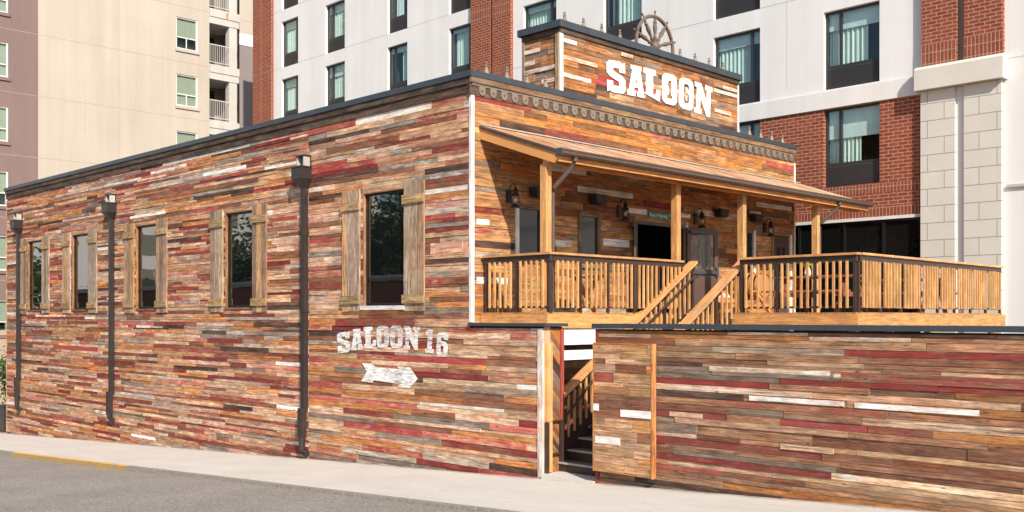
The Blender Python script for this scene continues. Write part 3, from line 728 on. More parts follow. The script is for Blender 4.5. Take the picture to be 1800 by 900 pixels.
for k, (y0, y1, z0, z1) in enumerate(PAN):
    f = MB(); lw = WHT + (.85,) if k == 0 else (1, 1, 1, 0); rw = WHT + (.85,) if k == 2 else (1, 1, 1, 0); tr = lambda: jit((.26, .17, .11))
    f.box(-.01, .06, y0-.08, y0, z0-.08, z1+.08, 0, tr(), lw); f.box(-.01, .06, y1, y1+.08, z0-.08, z1+.08, 0, tr(), rw); f.box(-.01, .06, y0, y1, z1, z1+.09, 0, tr()); f.box(-.01, .06, y0, y1, z0-.09, z0, 0, tr())
    fo = f.build('porch_window', M['plank'], sal)
    g = MB(); g.box(-.01, .01, y0, y1, z0, z1); g.build('pane', M['glass_panel'], fo)

# wheel on the sign parapet ---------------------------------------------------
wc = Vector((-.40, 6.12, 9.03)); RW = .69
wh = thing('wagon_wheel', 'brown wooden spoked wheel standing on top of the raised sign parapet', 'wheel', wc)
WP = lambda a, r: wc + Vector((0, math.cos(a)*r, math.sin(a)*r))
m_ = MB(); m_.tube([WP(2*math.pi*k/40, RW) for k in range(40)], .042, 8, closed=True); m_.build('rim', M['wheel'], wh)
m_ = MB(); m_.lathe(wc + Vector((-.08, 0, 0)), [(.04, 0), (.10, .02), (.12, .08), (.10, .14), (.04, .17)], 14, axis=(1, 0, 0)); m_.build('hub', M['wheel'], wh)
for k in range(10):
    a = math.pi/2 + 2*math.pi*k/10; s = MB(); rr = [.09, .16, .2, .28, .36, .44, .52, .57, .6, .66]; rd = [.026, .03, .048, .028, .044, .052, .038, .046, .028, .028]
    s.tube([WP(a, q) for q in rr], rd, 8); s.tube([WP(a, q) for q in (.70, .76, .79, .82, .835)], [.013, .013, .026, .024, .008], 8); s.build_each('spoke', M['wheel'], wh)

# porch fittings --------------------------------------------------------------
lan = thing('wall_lantern', 'black wall lantern nearest the plank corner, beside the white-edged window', 'lantern', (.03, .93, 5.1), 'black lanterns along the porch wall')
L0_ = Vector(lan.location); k_ = MB()
k_.box(L0_.x-.008, L0_.x+.03, L0_.y-.06, L0_.y+.06, L0_.z-.12, L0_.z+.12)
k_.tube([L0_ + Vector(p) for p in ((.02,0,.08), (.05,0,.19), (.12,0,.235), (.18,0,.21), (.19,0,.15))], .012, 8); k_.build('bracket', M['black'], lan)
k_ = MB(); o_ = L0_ + Vector((.19, 0, 0))
k_.lathe(o_ + Vector((0,0,.0)), [(.075, .0), (.08, .015), (.05, .05), (.045, .09), (.06, .10), (.03, .13), (.012, .16)], 12); k_.build('hood', M['black'], lan)
k_ = MB(); k_.lathe(o_ + Vector((0,0,-.16)), [(.05, 0), (.062, .06), (.06, .11), (.05, .16)], 12); k_.build('glass', M['glass_lamp'], lan)
k_ = MB(); k_.lathe(o_ + Vector((0,0,-.13)), [(.012, 0), (.028, .03), (.03, .05), (.015, .09)], 10); k_.build('bulb', M['bulb'], lan)
k_ = MB(); k_.lathe(o_ + Vector((0,0,-.225)), [(.09, 0), (.092, .02), (.07, .045), (.055, .064)], 12)
for q in range(4):
    a = q*math.pi/2 + .78; k_.tube([o_ + Vector((.07*math.cos(a), .07*math.sin(a), -.17)), o_ + Vector((.07*math.cos(a), .07*math.sin(a), .005))], .006, 6)
k_.build('base', M['black'], lan)
dup(lan, (.03, 4.26, 5.08), 'black wall lantern just left of the dark open doorway')
dup(lan, (.03, 7.10, 5.10), 'black wall lantern above the open brown door leaf with the glass pane')
dup(lan, (.03, 10.15, 5.07), 'black wall lantern beside the narrow brown door at the far end of the porch')
spk = thing('loudspeaker', 'black speaker on the plank wall behind the first porch post', 'speaker', (.03, 1.64, 5.23), 'black speakers on the porch wall')
s0 = Vector(spk.location); q = MB()
q.prism([(s0.x+.05, s0.y-.2, s0.z+.09), (s0.x+.05, s0.y+.2, s0.z+.09), (s0.x+.05, s0.y+.15, s0.z-.10), (s0.x+.05, s0.y-.15, s0.z-.10)], (.17, 0, 0)); q.build('cabinet', M['speaker'], spk)
q = MB(); q.prism([(s0.x+.221, s0.y-.18, s0.z+.075), (s0.x+.221, s0.y+.18, s0.z+.075), (s0.x+.221, s0.y+.135, s0.z-.085), (s0.x+.221, s0.y-.135, s0.z-.085)], (.012, 0, 0)); q.build('grille', M['grille'], spk)
q = MB(); q.box(s0.x-.006, s0.x+.05, s0.y-.05, s0.y+.05, s0.z-.03, s0.z+.04); q.build('bracket', M['black'], spk)
dup(spk, (.03, 3.42, 5.25), 'black speaker above the narrow tall window, left of the second lantern')
dup(spk, (.03, 8.0, 5.29), 'black speaker on the white plank above the open brown door leaf')
dup(spk, (.03, 9.55, 5.28), 'black speaker under a short white plank near the fourth lantern')
sg = thing('street_sign', 'green street name sign with white lettering over the dark doorway', 'sign', (.06, 5.72, 5.075))
q = MB(); q.box(.052, .060, 5.28, 6.16, 5.0, 5.15); q.box(.038, .0515, 5.35, 5.40, 5.03, 5.12); q.box(.038, .0515, 6.04, 6.09, 5.03, 5.12); q.build('panel', M['sign_green'], sg)
def font_mesh(name, txt, size, m, parent, place, sx=1):
    cu = bpy.data.curves.new(name, 'FONT'); cu.body = txt; cu.size = size; cu.extrude = .001
    tmp = bpy.data.objects.new(name, cu); COL.objects.link(tmp); bpy.context.view_layer.update()
    me = bpy.data.meshes.new_from_object(tmp.evaluated_get(bpy.context.evaluated_depsgraph_get())); bpy.data.objects.remove(tmp); bpy.data.curves.remove(cu)
    off = Vector(parent.location)
    for v in me.vertices: v.co = Vector(place(v.co.x*sx, v.co.y, v.co.z)) - off
    me.materials.clear(); me.materials.append(m); me.name = name
    o = bpy.data.objects.new(name, me); COL.objects.link(o); o.parent = parent; return o
font_mesh('lettering', 'Peyton Manning', .125, M['sign_white'], sg, lambda u, v, d: (.0615 + d, 5.31 + u, 5.032 + v), .82)
font_mesh('lettering', 'PASS', .055, M['sign_white'], sg, lambda u, v, d: (.0615 + d, 6.03 + u*.75, 5.085 + v))

# ------------------------------------------------------------------ deck
DZ = 2.88
dk_ = thing('wooden_deck', 'raised pale timber deck in front of the porch wall, L shaped', 'deck', (1.5, 6, 0))
fb = MB()
def boards(x0, x1, y0, y1):
    x_ = x0
    while x_ < x1 - .02:
        w = min(.14, x1 - x_); fb.box(x_+.002, x_+w-.002, y0, y1, DZ-.035, DZ, 0, lum((.38, .22, .10))); x_ += w
boards(.05, 1.72, .2, 11.15); boards(1.722, 2.96, 4.52, 11.15); boards(2.962, 5.50, 4.12, 11.15)
fb.build('floor', M['lumber'], dk_)
fa = MB()
fa.box(.04, 1.745, .185, .225, 2.60, DZ-.036, 0, lum((.55, .31, .12))); fa.box(1.705, 1.745, .226, 4.1, 2.60, DZ-.036, 0, lum((.58, .34, .14)))
fa.box(2.962, 5.53, 4.09, 4.13, 2.60, DZ-.036, 0, lum((.50, .28, .11))); fa.box(5.49, 5.53, 4.131, 11.2, 2.60, DZ-.036, 0, lum((.57, .33, .14))); fa.box(1.75, 2.96, 4.53, 4.57, 2.60, DZ-.036, 0, lum())
fa.build_each('fascia', M['lumber'], dk_)
jm = MB()
for yy in (4.7, 7, 9.3): jm.box(.06, 5.48, yy, yy+.09, 2.58, 2.80, 0, lum())
jm.build_each('joist', M['lumber'], dk_)
wb = MB(); wb.box(1.655, 1.70, .50, 3.9, 2.30, 2.595); wb.box(1.655, 1.70, .50, 3.9, 2.03, 2.20); wb.build_each('white_beam', M['white_trim'], dk_)
pp = MB()
for (x_, y_) in ((1.6, .6), (1.6, 3.9), (3.1, 4.3), (5.35, 4.3), (5.35, 7.5), (5.35, 10.9), (3, 10.9)): pp.box(x_-.07, x_+.07, y_-.07, y_+.07, gz(x_)-.1, 2.60, 0, lum((.4, .24, .11)))
pp.build_each('support_post', M['lumber'], dk_)

def railing(label, p0, p1, npan, nbal, ext0=0, ext1=0, side=1, skip_last=False):
    """straight level rail from p0 to p1 (x, y); balusters on the outer side"""
    p0 = Vector((p0[0], p0[1], 0)); p1 = Vector((p1[0], p1[1], 0)); U = (p1-p0); L = U.length; U.normalize(); N = U.cross(Vector((0,0,1))) * side
    r = thing('deck_railing', label, 'railing', (p0 + p1)/2 + Vector((0,0,DZ)), 'railings round the deck')
    def bx(mb, u0, u1, n0, n1, z0, z1, w=(.5,.5,.5,1)):
        a = p0 + U*u0 + N*n0 + Vector((0,0,z0))
        if u1-u0 > z1-z0: mb.frame(a, U, N, (0,0,1), u1-u0, n1-n0, z1-z0, 0, w)
        else: mb.frame(a, (0,0,1), U, N, z1-z0, u1-u0, n1-n0, 0, w)
    m = MB(); bx(m, -ext0, L+ext1, -.075, .075, 3.895, 3.935, lum((.56, .33, .15))); m.build('handrail', M['lumber'], r)
    m = MB(); bx(m, -ext0*.6, L+ext1*.6, -.035, .03, 3.775, 3.894); m.build('top_rail', M['rail_brown'], r)
    m = MB(); bx(m, 0, L, -.03, .02, 2.955, 2.995); m.build('bottom_rail', M['rail_brown'], r)
    pw = L/npan
    for i in range(npan + 1):
        if i == npan and skip_last: continue
        m = MB(); bx(m, i*pw-.022, i*pw+.022, -.025, .025, DZ, 3.774); m.build('post', M['rail_brown'], r)
    for i in range(npan):
        for k in range(nbal):
            u = i*pw + .055 + (pw-.11)*(k+.5)/nbal
            a = p0 + U*(u-.019) + N*.022; m = MB()
            tw_ = random.uniform(-.004, .004)
            prof = [(0, 2.965), (.038, 2.965), (.038, 3.80), (.0, 3.775)]
            w = lum((.56, .34, .155)); m.frame(a + U*tw_ + Vector((0,0,2.962 + random.uniform(-.006, .006))), (0,0,1), U, N, .835, .038, .036, 0, w); m.build('baluster', M['lumber'], r)
    return r
railing('short timber railing across the plank corner end of the deck', (.12, .264), (1.72, .264), 2, 5, .05, .075, 1)
railing('timber railing along the deck edge left of the stairs', (1.72, .31), (1.72, 4.18), 5, 5, -.035, .0, 1)
railing('timber railing facing the street right of the stairs', (3.13, 4.17), (5.43, 4.17), 3, 5, .04, .075, 1)
railing('long timber railing running back along the right edge of the deck', (5.47, 4.22), (5.47, 11.02), 8, 6, -.035, .04, 1)

# staircase --------------------------------------------------------------------
st = thing('staircase', 'steep brown stairs rising behind the street wall to the deck', 'stairs', (2.3, 2.4, .1))
NS = 14; RUN = 4.16/NS; zlow = .27; RISE = (DZ - zlow) / (NS)
for k in range(NS):
    yk = .36 + k*RUN; zk = zlow + k*RISE
    t = MB(); t.box(1.79, 2.93, yk, yk+RUN+.03, zk-.035, zk, 0, jit((.26, .17, .11))); to = t.build('tread', M['lumber'], st)
    ns = MB(); ns.box(1.79, 2.93, yk-.012, yk-.001, zk-.03, zk+.004); ns.build('nosing', M['nosing'], to)
    rs = MB(); rs.box(1.79, 2.93, yk+.02, yk+.035, zk-RISE, zk-.036); rs.build('riser', M['rail_brown'], st)
for xs in (1.755, 2.935):
    s = MB(); s.prism([(xs, .30, .0), (xs, .30, .42), (xs, 4.5, DZ-.02), (xs, 4.5, DZ-.32), (xs, .7, .0)], (.03, 0, 0)); s.build('stringer', M['rail_brown'], st)
cs = MB(); cs.box(1.86, 3.02, -.10, .42, -.15, .105); cs.build('concrete_step', M['concrete'], st)
def stair_rail(label, X, side):
    r = thing('stair_railing', label, 'railing', (X, 2.5, 1.2), 'railings on the stairs')
    Y0, Y1, Z0, Z1 = .50, 4.55, 1.40, 3.92; sl = (Z1-Z0)/(Y1-Y0); zl = lambda y: Z0 + sl*(y-Y0)
    m = MB(); m.beam((X, Y0-.02, zl(Y0-.02)), (X, Y1, zl(Y1)), .20, .05, 0, lum((.62, .36, .17))); m.build('handrail', M['lumber'], r)
    m = MB(); m.beam((X, Y0, zl(Y0)-.085), (X, Y1, zl(Y1)-.085), .06, .11); m.build('top_rail', M['rail_brown'], r)
    m = MB(); m.beam((X, Y0, zl(Y0)-.80), (X, Y1-.3, zl(Y1-.3)-.80), .05, .15); m.build('bottom_rail', M['rail_brown'], r)
    for yy in (.55, 1.55, 2.55, 3.55, 4.5): m = MB(); m.box(X-.03, X+.03, yy-.03, yy+.03, max(.05, zl(yy)-1.03), zl(yy)-.12); m.build('post', M['rail_brown'], r)
    nb = 24
    for k in range(nb):
        yy = .68 + k*(4.35-.68)/(nb-1)
        if min(abs(yy-p) for p in (.55, 1.55, 2.55, 3.55, 4.5)) < .055: continue
        m = MB(); m.box(X+side*.03-.018, X+side*.03+.018, yy-.019, yy+.019, zl(yy)-.84, zl(yy)-.10, 0, lum((.56, .34, .155))); m.build('baluster', M['lumber'], r)
    m = MB(); g = X + (.12 if X < 2.3 else -.12); d = -.21
    m.tube([(g, .02, .98), (g, .05, .99), (g, .30, .99), (g, .42, zl(.42)-.36+.0), (g, .8, zl(.8)+d-.1), (g, 1.2, zl(1.2)+d), (g, 4.3, zl(4.3)+d), (g, 4.62, zl(4.45)+d)], .022, 8)
    m.build('grab_rail', M['rail_brown'], r)
    if X < 2.3:
        m = MB(); m.box(g-.03, g+.03, .0, .06, .1, .98); m.box(g-.03, g+.03, .37, .43, .1, .98); m.beam((g, .06, .42), (g, .37, .42), .03, .04); m.build('newel', M['rail_brown'], r)
    return r
stair_rail('sloping timber stair railing that reaches down into the gate opening', 1.76, 1)
stair_rail('sloping timber stair railing on the right side of the stairs', 2.96, 1)

# ------------------------------------------------------------------ street wall and sliding gate
CAPZ = 2.69
sw = thing('gate_pillar', 'end of the plank wall left of the gate opening, with white edge board, slanting planks and slate coping', 'pillar', (.9, .2, 0))
m = MB(); m.box(.002, 1.83, .001, .15, -.3, 2.62); m.box(1.70, 1.83, .151, .48, -.3, 2.62); m.build('wall_core', M['core'], sw)
m = MB()
# slanting planks on the end face of the stub
zz = -.4
while zz < 3.2:
    w, p = pick(PAL_T); h = .115; sh = -.62
    def cz(z): return min(max(z, -.2), 2.60)
    a = [(1.842, .16, cz(zz)), (1.842, .40, cz(zz + sh*.4)), (1.842, .40, cz(zz + sh*.4 + h)), (1.842, .16, cz(zz + h))]
    if a[0][2] < a[3][2] or a[1][2] < a[2][2]: m.quad(a, 0, w, p, [(0, 0), (.4, 0), (.4, .115), (0, .115)])
    zz += h + .003
m.build('cladding', M['plank'], sw)
m = MB(); m.frame((1.72, -.001, -.3), (0,0,1), (1,0,0), (0,-1,0), 2.90, .12, .04, 0, jit(LTAN), (.66, .64, .6, .55)); m.build('corner_board', M['plank'], sw)
m = MB(); m.box(1.831, 1.84, .0, .159, -.2, 2.63, 0, jit(TAN)); m.box(1.841, 1.90, .02, .15, .12, 2.35, 0, lum((.60, .36, .17))); m.build('post', M['lumber'], sw)
m = MB(); m.box(1.841, 1.87, .40, .48, -.2, 2.60, 0, jit(BRN), (.33, .06, .04, .8)); m.build('red_trim', M['plank'], sw)
m = MB(); m.box(-.03, 1.75, -.075, .2, 2.635, CAPZ); m.box(1.753, 1.93, -.075, .52, 2.635, CAPZ); m.build('coping', M['cap_metal'], sw)

sr = thing('street_wall', 'long plank wall right of the gate opening with a slate metal coping', 'wall', (8, .2, .3))
m = MB(); m.box(3.04, 16, .001, .2, -.3, 2.60); m.build('wall_core', M['core'], sr)
m = MB(); clad(m, FA, 3.09, 16, -.1, 2.58, PAL_R, (.062, .12), (.7, 3.0)); 
for (a, b, z0, cov) in ((5.22, 7.15, 2.0, .52), (7.2, 9.0, 1.985, .5), (5.9, 7.35, 1.60, .58), (7.5, 9.1, 1.595, .6), (4.5, 5.1, 1.28, .45), (6.4, 7.2, .95, .42)):
    m.frame((a, -.0185, z0), (1,0,0), (0,0,1), (0,-1,0), b-a, .07, .010, 0, jit(LTAN), WHT + (cov,))
m.build('cladding', M['plank'], sr)
m = MB(); m.box(3.03, 3.088, -.045, .2, -.2, 2.60, 0, jit(BRN), (.22, .04, .035, .85)); m.build('jamb', M['plank'], sr)
m = MB(); 
for a, b in ((2.98, 5.6), (5.603, 8.4), (8.403, 12), (12.003, 16)): m.box(a, b, -.08, .26, 2.615, CAPZ)
m.build('coping', M['cap_metal'], sr)

gate = thing('sliding_gate', 'sliding plank gate leaf with orange edge boards, pushed open in front of the wall', 'gate', (3.65, -.1, .28))
gx0, gx1, gz0, gz1 = 3.08, 4.235, .30, 2.36
m = MB(); m.box(gx0, gx1, -.128, -.055, gz0, gz1); m.build('core', M['core'], gate)
m = MB(); clad(m, ((0, -.129, 0), (1,0,0), (0,-1,0)), gx0, gx1, gz0, gz1, [(18, (.46, .26, .125), None, 0), (11, BRN, None, 0), (18, TAN, None, 0), (12, (.52, .25, .085), None, 0), (5, GRY, None, 0), (3, BRN, RED, (.5, .8))], (.11, .155), (.35, 1.1), th=(.012, .018))
for (a, b, z) in ((gx0, gx0+.11, 1.28), (gx0+.56, gx1, 1.22), (gx0+.04, gx0+.55, .76)): m.frame((a, -.148, z), (1,0,0), (0,0,1), (0,-1,0), b-a, .115, .008, 0, jit(LTAN), WHT+(.93,))
m.build('planks', M['plank'], gate)
m = MB(); m.box(gx1+.001, gx1+.03, -.15, -.05, gz0-.01, gz1+.02, 0, jit(ORG), (.24, .05, .03, .42)); m.box(gx0-.02, gx0-.001, -.148, -.05, gz0, gz1+.0, 0, lum((.48, .22, .07))); m.box(gx0-.02, gx1, -.148, -.05, gz1+.001, gz1+.022, 0, lum((.5, .22, .06))); m.build('edge_board', M['plank'], gate)
m = MB(); m.box(gx1-.05, gx1+.035, -.15, -.06, gz0-.06, gz0-.012); m.build('guide_bracket', M['brown_metal'], gate)

# ------------------------------------------------------------------ deck furniture
def picnic(loc, label):
    r = thing('picnic_table', label, 'table', loc, 'picnic tables on the deck'); o = Vector(loc); c = (.28, .10, .05)
    m = MB()
    for k in range(5): m.box(o.x-.9, o.x+.9, o.y-.37+k*.15, o.y-.37+k*.15+.14, o.z+.71, o.z+.75, 0, jit(c))
    m.build('tabletop', M['table_wood'], r)
    for s in (-1, 1):
        m = MB()
        for k in range(2): y_ = o.y + s*.66 - .14 + k*.145; m.box(o.x-.9, o.x+.9, y_, y_+.135, o.z+.41, o.z+.45, 0, jit(c))
        m.build('bench', M['table_wood'], r)
        m = MB(); x_ = o.x + s*.65
        m.beam((x_, o.y-.62, o.z), (x_, o.y-.2, o.z+.71), .04, .09, 0, jit(c), (1,0,0)); m.beam((x_, o.y+.62, o.z), (x_, o.y+.2, o.z+.71), .04, .09, 0, jit(c), (1,0,0)); m.beam((x_+.045, o.y-.8, o.z+.37), (x_+.045, o.y+.8, o.z+.37), .04, .09, 0, jit(c)); m.build('leg_frame', M['table_wood'], r)
    return r
picnic((3.65, 6.3, DZ), 'red-brown picnic table nearest the street-facing railing right of the stairs')
picnic((4.1, 9.2, DZ), 'red-brown picnic table at the back of the deck by the long railing')
pl = thing('potted_plant', 'small vase of yellow-green leaves on the nearer picnic table', 'plant', (3.35, 6.3, DZ+.75))
m = MB(); m.lathe(pl.location, [(.05, 0), (.07, .06), (.05, .16), (.04, .2)], 12); m.build('vase', M['white_trim'], pl)
M['lime'] = plain('lime_leaf', (.38, .48, .04), .6); m = MB()
for k in range(40):
    a, r_ = random.uniform(0, 6.3), random.uniform(.05, .2); b = Vector(pl.location) + Vector((0, 0, .2)); e = b + Vector((math.cos(a)*r_, math.sin(a)*r_, random.uniform(-.02, .1))); s = Vector((-math.sin(a), math.cos(a), .3))*.025
    m.quad((b, (b+e)/2 + s, e, (b+e)/2 - s))
m.build('foliage', M['lime'], pl)
def barrel_chair(loc, label):
    r = thing('barrel_seat', label, 'seat', loc, 'barrel seats on the deck'); o = Vector(loc); c = (.42, .22, .09)
    m = MB(); m.lathe(o + Vector((-.42, 0, .62)), [(.25, 0), (.29, .15), (.315, .42), (.29, .69), (.25, .84)], 20, 0, lum(c), (1, 0, 0)); m.build('barrel', M['lumber'], r)
    m = MB()
    for x_, q in ((.12, .285), (.28, .31), (.56, .31), (.72, .285)):
        m.lathe(o + Vector((-.42 + x_ - .02, 0, .62)), [(q+.004, 0), (q+.009, .02), (q+.004, .04)], 20, axis=(1,0,0))
    m.build('hoop', M['black'], r)
    for s in (-1, 1):
        m = MB(); x_ = o.x + s*.3
        m.beam((x_, o.y-.35, o.z), (x_, o.y+.3, o.z+.5), .05, .08, 0, lum((.55, .3, .12)), (1,0,0)); m.beam((x_+.055, o.y+.35, o.z), (x_+.055, o.y-.3, o.z+.5), .05, .08, 0, lum((.55, .3, .12)), (1,0,0)); m.build('cradle_leg', M['lumber'], r)
    return r
barrel_chair((1.15, 7.6, DZ), 'wooden barrel on an X-shaped cradle behind the railing right of the stairs')
def xtable(loc, label):
    r = thing('side_table', label, 'table', loc); o = Vector(loc); c = (.5, .26, .1)
    m = MB(); m.lathe(o + Vector((0,0,.68)), [(.36, 0), (.37, .02), (.36, .045)], 24, 0, lum(c)); m.build('tabletop', M['lumber'], r)
    for s in (-1, 1):
        m = MB(); m.beam((o.x+s*.03-.0, o.y-s*.3, o.z), (o.x+s*.03, o.y+s*.28, o.z+.68), .05, .09, 0, lum(c), (1,0,0)); m.build('leg', M['lumber'], r)
    m = MB(); m.beam((o.x, o.y-.3, o.z+.2), (o.x, o.y+.3, o.z+.2), .05, .06, 0, lum(c), (0,0,1)); m.build('stretcher', M['lumber'], r)
    return r
xtable((.95, 2.15, DZ), 'low orange-wood table with crossed legs behind the railing under the narrow window')

# ------------------------------------------------------------------ hotel behind
HY, FL = 12.9, 2.663
hot = thing('hotel_building', 'tall white stucco and red brick hotel standing behind the saloon', 'building', (-8, 18, 0))
colsL = [(-26.936, -25.566, 1), (-23.418, -21.981, 0), (-19.032, -17.751, 0), (-15.251, -13.909, 1)]
colsR = [(-11.274, -9.692, 1), (-7.593, -6.025, 0), (-3.343, -1.761, 1), (.219, 1.801, 0)]
HT = EYE + FL*6.75
wz = lambda n: (EYE + FL*(n+.125-.80), EYE + FL*(n+.125))
ops = []
for (a, b, s) in colsL: ops += [(a, b) + wz(n) + (s,) for n in (3, 4, 5, 6)]
for (a, b, s) in colsR: ops += [(a, b) + wz(n) + (s,) for n in (2, 3, 4, 5)]
ZB = EYE + FL*2.13
m = MB()
def wface(mb, a, b, c, d, mi=0): mb.quad([(a, HY, c), (b, HY, c), (b, HY, d), (a, HY, d)], mi)
h4 = [o[:4] for o in ops]
SF = (-2.6, 2.94, 2.4, EYE + FL*.957)
upper = [(h[0], h[1], max(h[2], ZB), h[3]) for h in h4 if h[3] > ZB + .1]
lower = [h for h in h4 if h[3] <= ZB + .1]
lower = [(h[0], h[1], h[2], min(h[3], ZB)) for h in lower]
for (a, b) in ((-27.62, -13.88),): wall_cells(m, a, b, -1.5, HT, [h for h in h4 if h[0] < -13], lambda *q: wface(m, *q))
wall_cells(m, -11.79, 2.97, ZB, HT, [h for h in upper if h[0] > -12], lambda *q: wface(m, *q))
wface(m, 4.7, 14, -1, HT)
m.quad([(-29.2, HY+.02, HT), (14, HY+.02, HT), (14, HY+14, HT), (-29.2, HY+14, HT)], 0); m.quad([(-29.2, HY+14, -1.5), (-29.2, HY+.0, -1.5), (-29.2, HY+.0, HT), (-29.2, HY+14, HT)], 0)
m.quad([(14, HY, -1), (14, HY+14, -1), (14, HY+14, HT), (14, HY, HT)], 0)
m.build('stucco_wall', M['stucco'], hot)
m = MB()
sold = [(-11.79, 2.97, 5.43, 5.69), (-.05, 2.97, wz(2)[0]-.27, wz(2)[0]-.0)]
wall_cells(m, -11.79, 2.97, 2.0, ZB, [h for h in lower if h[0] > -12] + [(-11.79, 2.97, 0, 5.69)], lambda *q: wface(m, *q))
wface(m, -11.79, SF[0], 0, 5.43)
for (a, b, c, d) in sold[:1]: wface(m, a, b, c, d, 1)
m.quad([(-.15, HY-.004, wz(2)[0]-.27), (2.97, HY-.004, wz(2)[0]-.27), (2.97, HY-.004, wz(2)[0]-.03), (-.15, HY-.004, wz(2)[0]-.03)], 1)
m.build('brick_wall', [M['brick'], M['soldier']], hot)
m = MB(); m.box(-11.79, 2.90, HY-.05, HY-.001, ZB, EYE + FL*2.307); m.build('white_band', M['stucco_band'], hot)
def pier(x0, x1, s0, s1, zb, soldz):
    m = MB(); y = HY-.14
    for a, b in ((x0, s0), (s1, x1)):
        m.box(a, b, y, HY-.001, zb, HT, 0)
        for z_ in soldz: m.box(a-.003, b+.003, y-.004, y-.001, z_, z_+.56, 1)
    m.box(s0, s1, HY-.012, HY-.002, zb, HT, 2)
    m.build('brick_pier', [M['brick'], M['soldier'], M['grey_mauve']], hot)
zs = [EYE + FL*k - .1 for k in (3.55, 4.55, 5.55)]
pier(-29.232, -27.618, -28.516, -28.415, -1.5, [EYE + FL*k for k in (3.22, 4.22)]); pier(-13.878, -11.786, -12.841, -12.721, -1.5, [EYE + FL*k - .2 for k in (3.25, 4.15)]); pier(2.973, 4.927, 3.84, 4.02, 9.1, [9.105])
m = MB()
for a, b in ((2.945, 3.80), (4.02, 4.90)): m.box(a, b, HY-.14, HY-.001, 0, 8.50)
m.box(3.80, 4.02, HY-.05, HY-.002, 0, 8.50, 1); m.build('stone_pier', [M['stone'], M['stucco_band']], hot)
m = MB(); pc = [(HY-.33, 8.51), (HY-.33, 9.02), (HY-.26, 9.10), (HY-.001, 9.10), (HY-.001, 8.51)]; m.prism([(2.86, a, b) for a, b in pc], (2.14, 0, 0)); M['capstone'] = plain('capstone', (.58, .55, .495), .85, 0, .05, 1.2); m.build('pier_cap', M['capstone'], hot)
m = MB()
jz = [EYE + FL*(n+.33) for n in range(2, 7)]
for z_ in jz:
    for (a, b) in ((-27.62, -13.88), (-11.79, 2.9), (5.0, 14)):
        if b < 4 and a > -13 and z_ < 9.1: continue
        cuts = sorted([(o[0], o[1]) for o in ops if o[2] < z_ < o[3] and a <= o[0] <= b]); u = a
        for c0, c1 in cuts + [(b, b)]:
            if c0 > u: m.box(u, c0, HY-.003, HY-.0005, z_-.009, z_+.009)
            u = c1
for x_ in (-24.6, -20.6, -16.6, -5.0, -.9): m.box(x_-.006, x_+.006, HY-.0031, HY-.0005, 9.2 if x_ > -12 else 6, HT)
m.box(5.0, 14, HY-.06, HY-.002, 5.9, 5.97); m.build('joint', M['joint'], hot)
# windows
WD = {}
for (a, b, z0, z1, side) in ops:
    w = b - a; y = HY; rd = .18
    m = MB()
    m.quad([(a, y, z0), (a, y+rd, z0), (a, y+rd, z1), (a, y, z1)], 1); m.quad([(b, y+rd, z0), (b, y, z0), (b, y, z1), (b, y+rd, z1)], 1); m.quad([(a, y+rd, z1), (b, y+rd, z1), (b, y, z1), (a, y, z1)], 1); m.quad([(a, y, z0), (b, y, z0), (b, y+rd, z0), (a, y+rd, z0)], 1)
    zg = z0 + .626; f = .05; yf = y + rd - .06
    mx = a + w*(.27 if side == 0 else .78)
    m.box(a, a+f, yf, y+rd+.02, z0, z1); m.box(b-f, b, yf, y+rd+.02, z0, z1); m.box(a+f, b-f, yf, y+rd+.02, z1-f, z1); m.box(a+f, b-f, yf, y+rd+.02, zg-.03, zg+.03); m.box(mx-.035, mx+.035, yf, y+rd+.02, zg+.03, z1-f)
    fo = m.build('window', [M['frame_dark'], M['stucco_band'] if z1 > ZB + .1 else M['brick']], hot)
    g = MB(); g.box(a+f, b-f, yf+.02, yf+.028, zg+.03, z1-f); g.build('pane', M['glass_teal'], fo)
    g = MB(); g.box(a+f, b-f, yf+.005, yf+.03, z0+.02, zg-.03)
    for k in range(9): zz = z0+.06+k*.058; g.box(a+f+.02, b-f-.02, yf-.006, yf+.004, zz, zz+.022)
    g.build('grille', M['grille'], fo)
    g = MB(); yb = y + 1.3
    g.quad([(a, yb, z0), (b, yb, z0), (b, yb, z1), (a, yb, z1)]); g.quad([(a, y+rd, z0), (a, yb, z0), (a, yb, z1), (a, y+rd, z1)]); g.quad([(b, yb, z0), (b, y+rd, z0), (b, y+rd, z1), (b, yb, z1)]); g.quad([(a, yb, z1), (b, yb, z1), (b, y+rd, z1), (a, y+rd, z1)]); g.quad([(a, y+rd, zg), (b, y+rd, zg), (b, yb, zg), (a, yb, zg)])
    g.build('interior', M['room'], fo)
    bd = random.choice([.14, .18, .22, .3, .5, .08]); g = MB(); g.box(a+f, b-f, y+rd+.05, y+rd+.055, z1-f-(z1-zg)*bd, z1-f+.02); g.build('blind', M['blind'], fo)
    g = MB(); c0, c1 = random.choice([(.02, .72), (.04, .96), (.02, .6), (.1, .96), (.02, .8), (.02, .3), (.5, .96)]); n = 40; pv = None
    for k in range(n+1):
        u = a + w*(c0 + (c1-c0)*k/n); yy = y+rd+.12 + .035*math.sin(k*1.25) + .012*math.sin(k*3.1)
        if pv: g.quad([(pv[0], pv[1], zg), (u, yy, zg), (u, yy, z1-f), (pv[0], pv[1], z1-f)], smooth=True)
        pv = (u, yy)
    g.build('curtain', M['curtain'], fo)
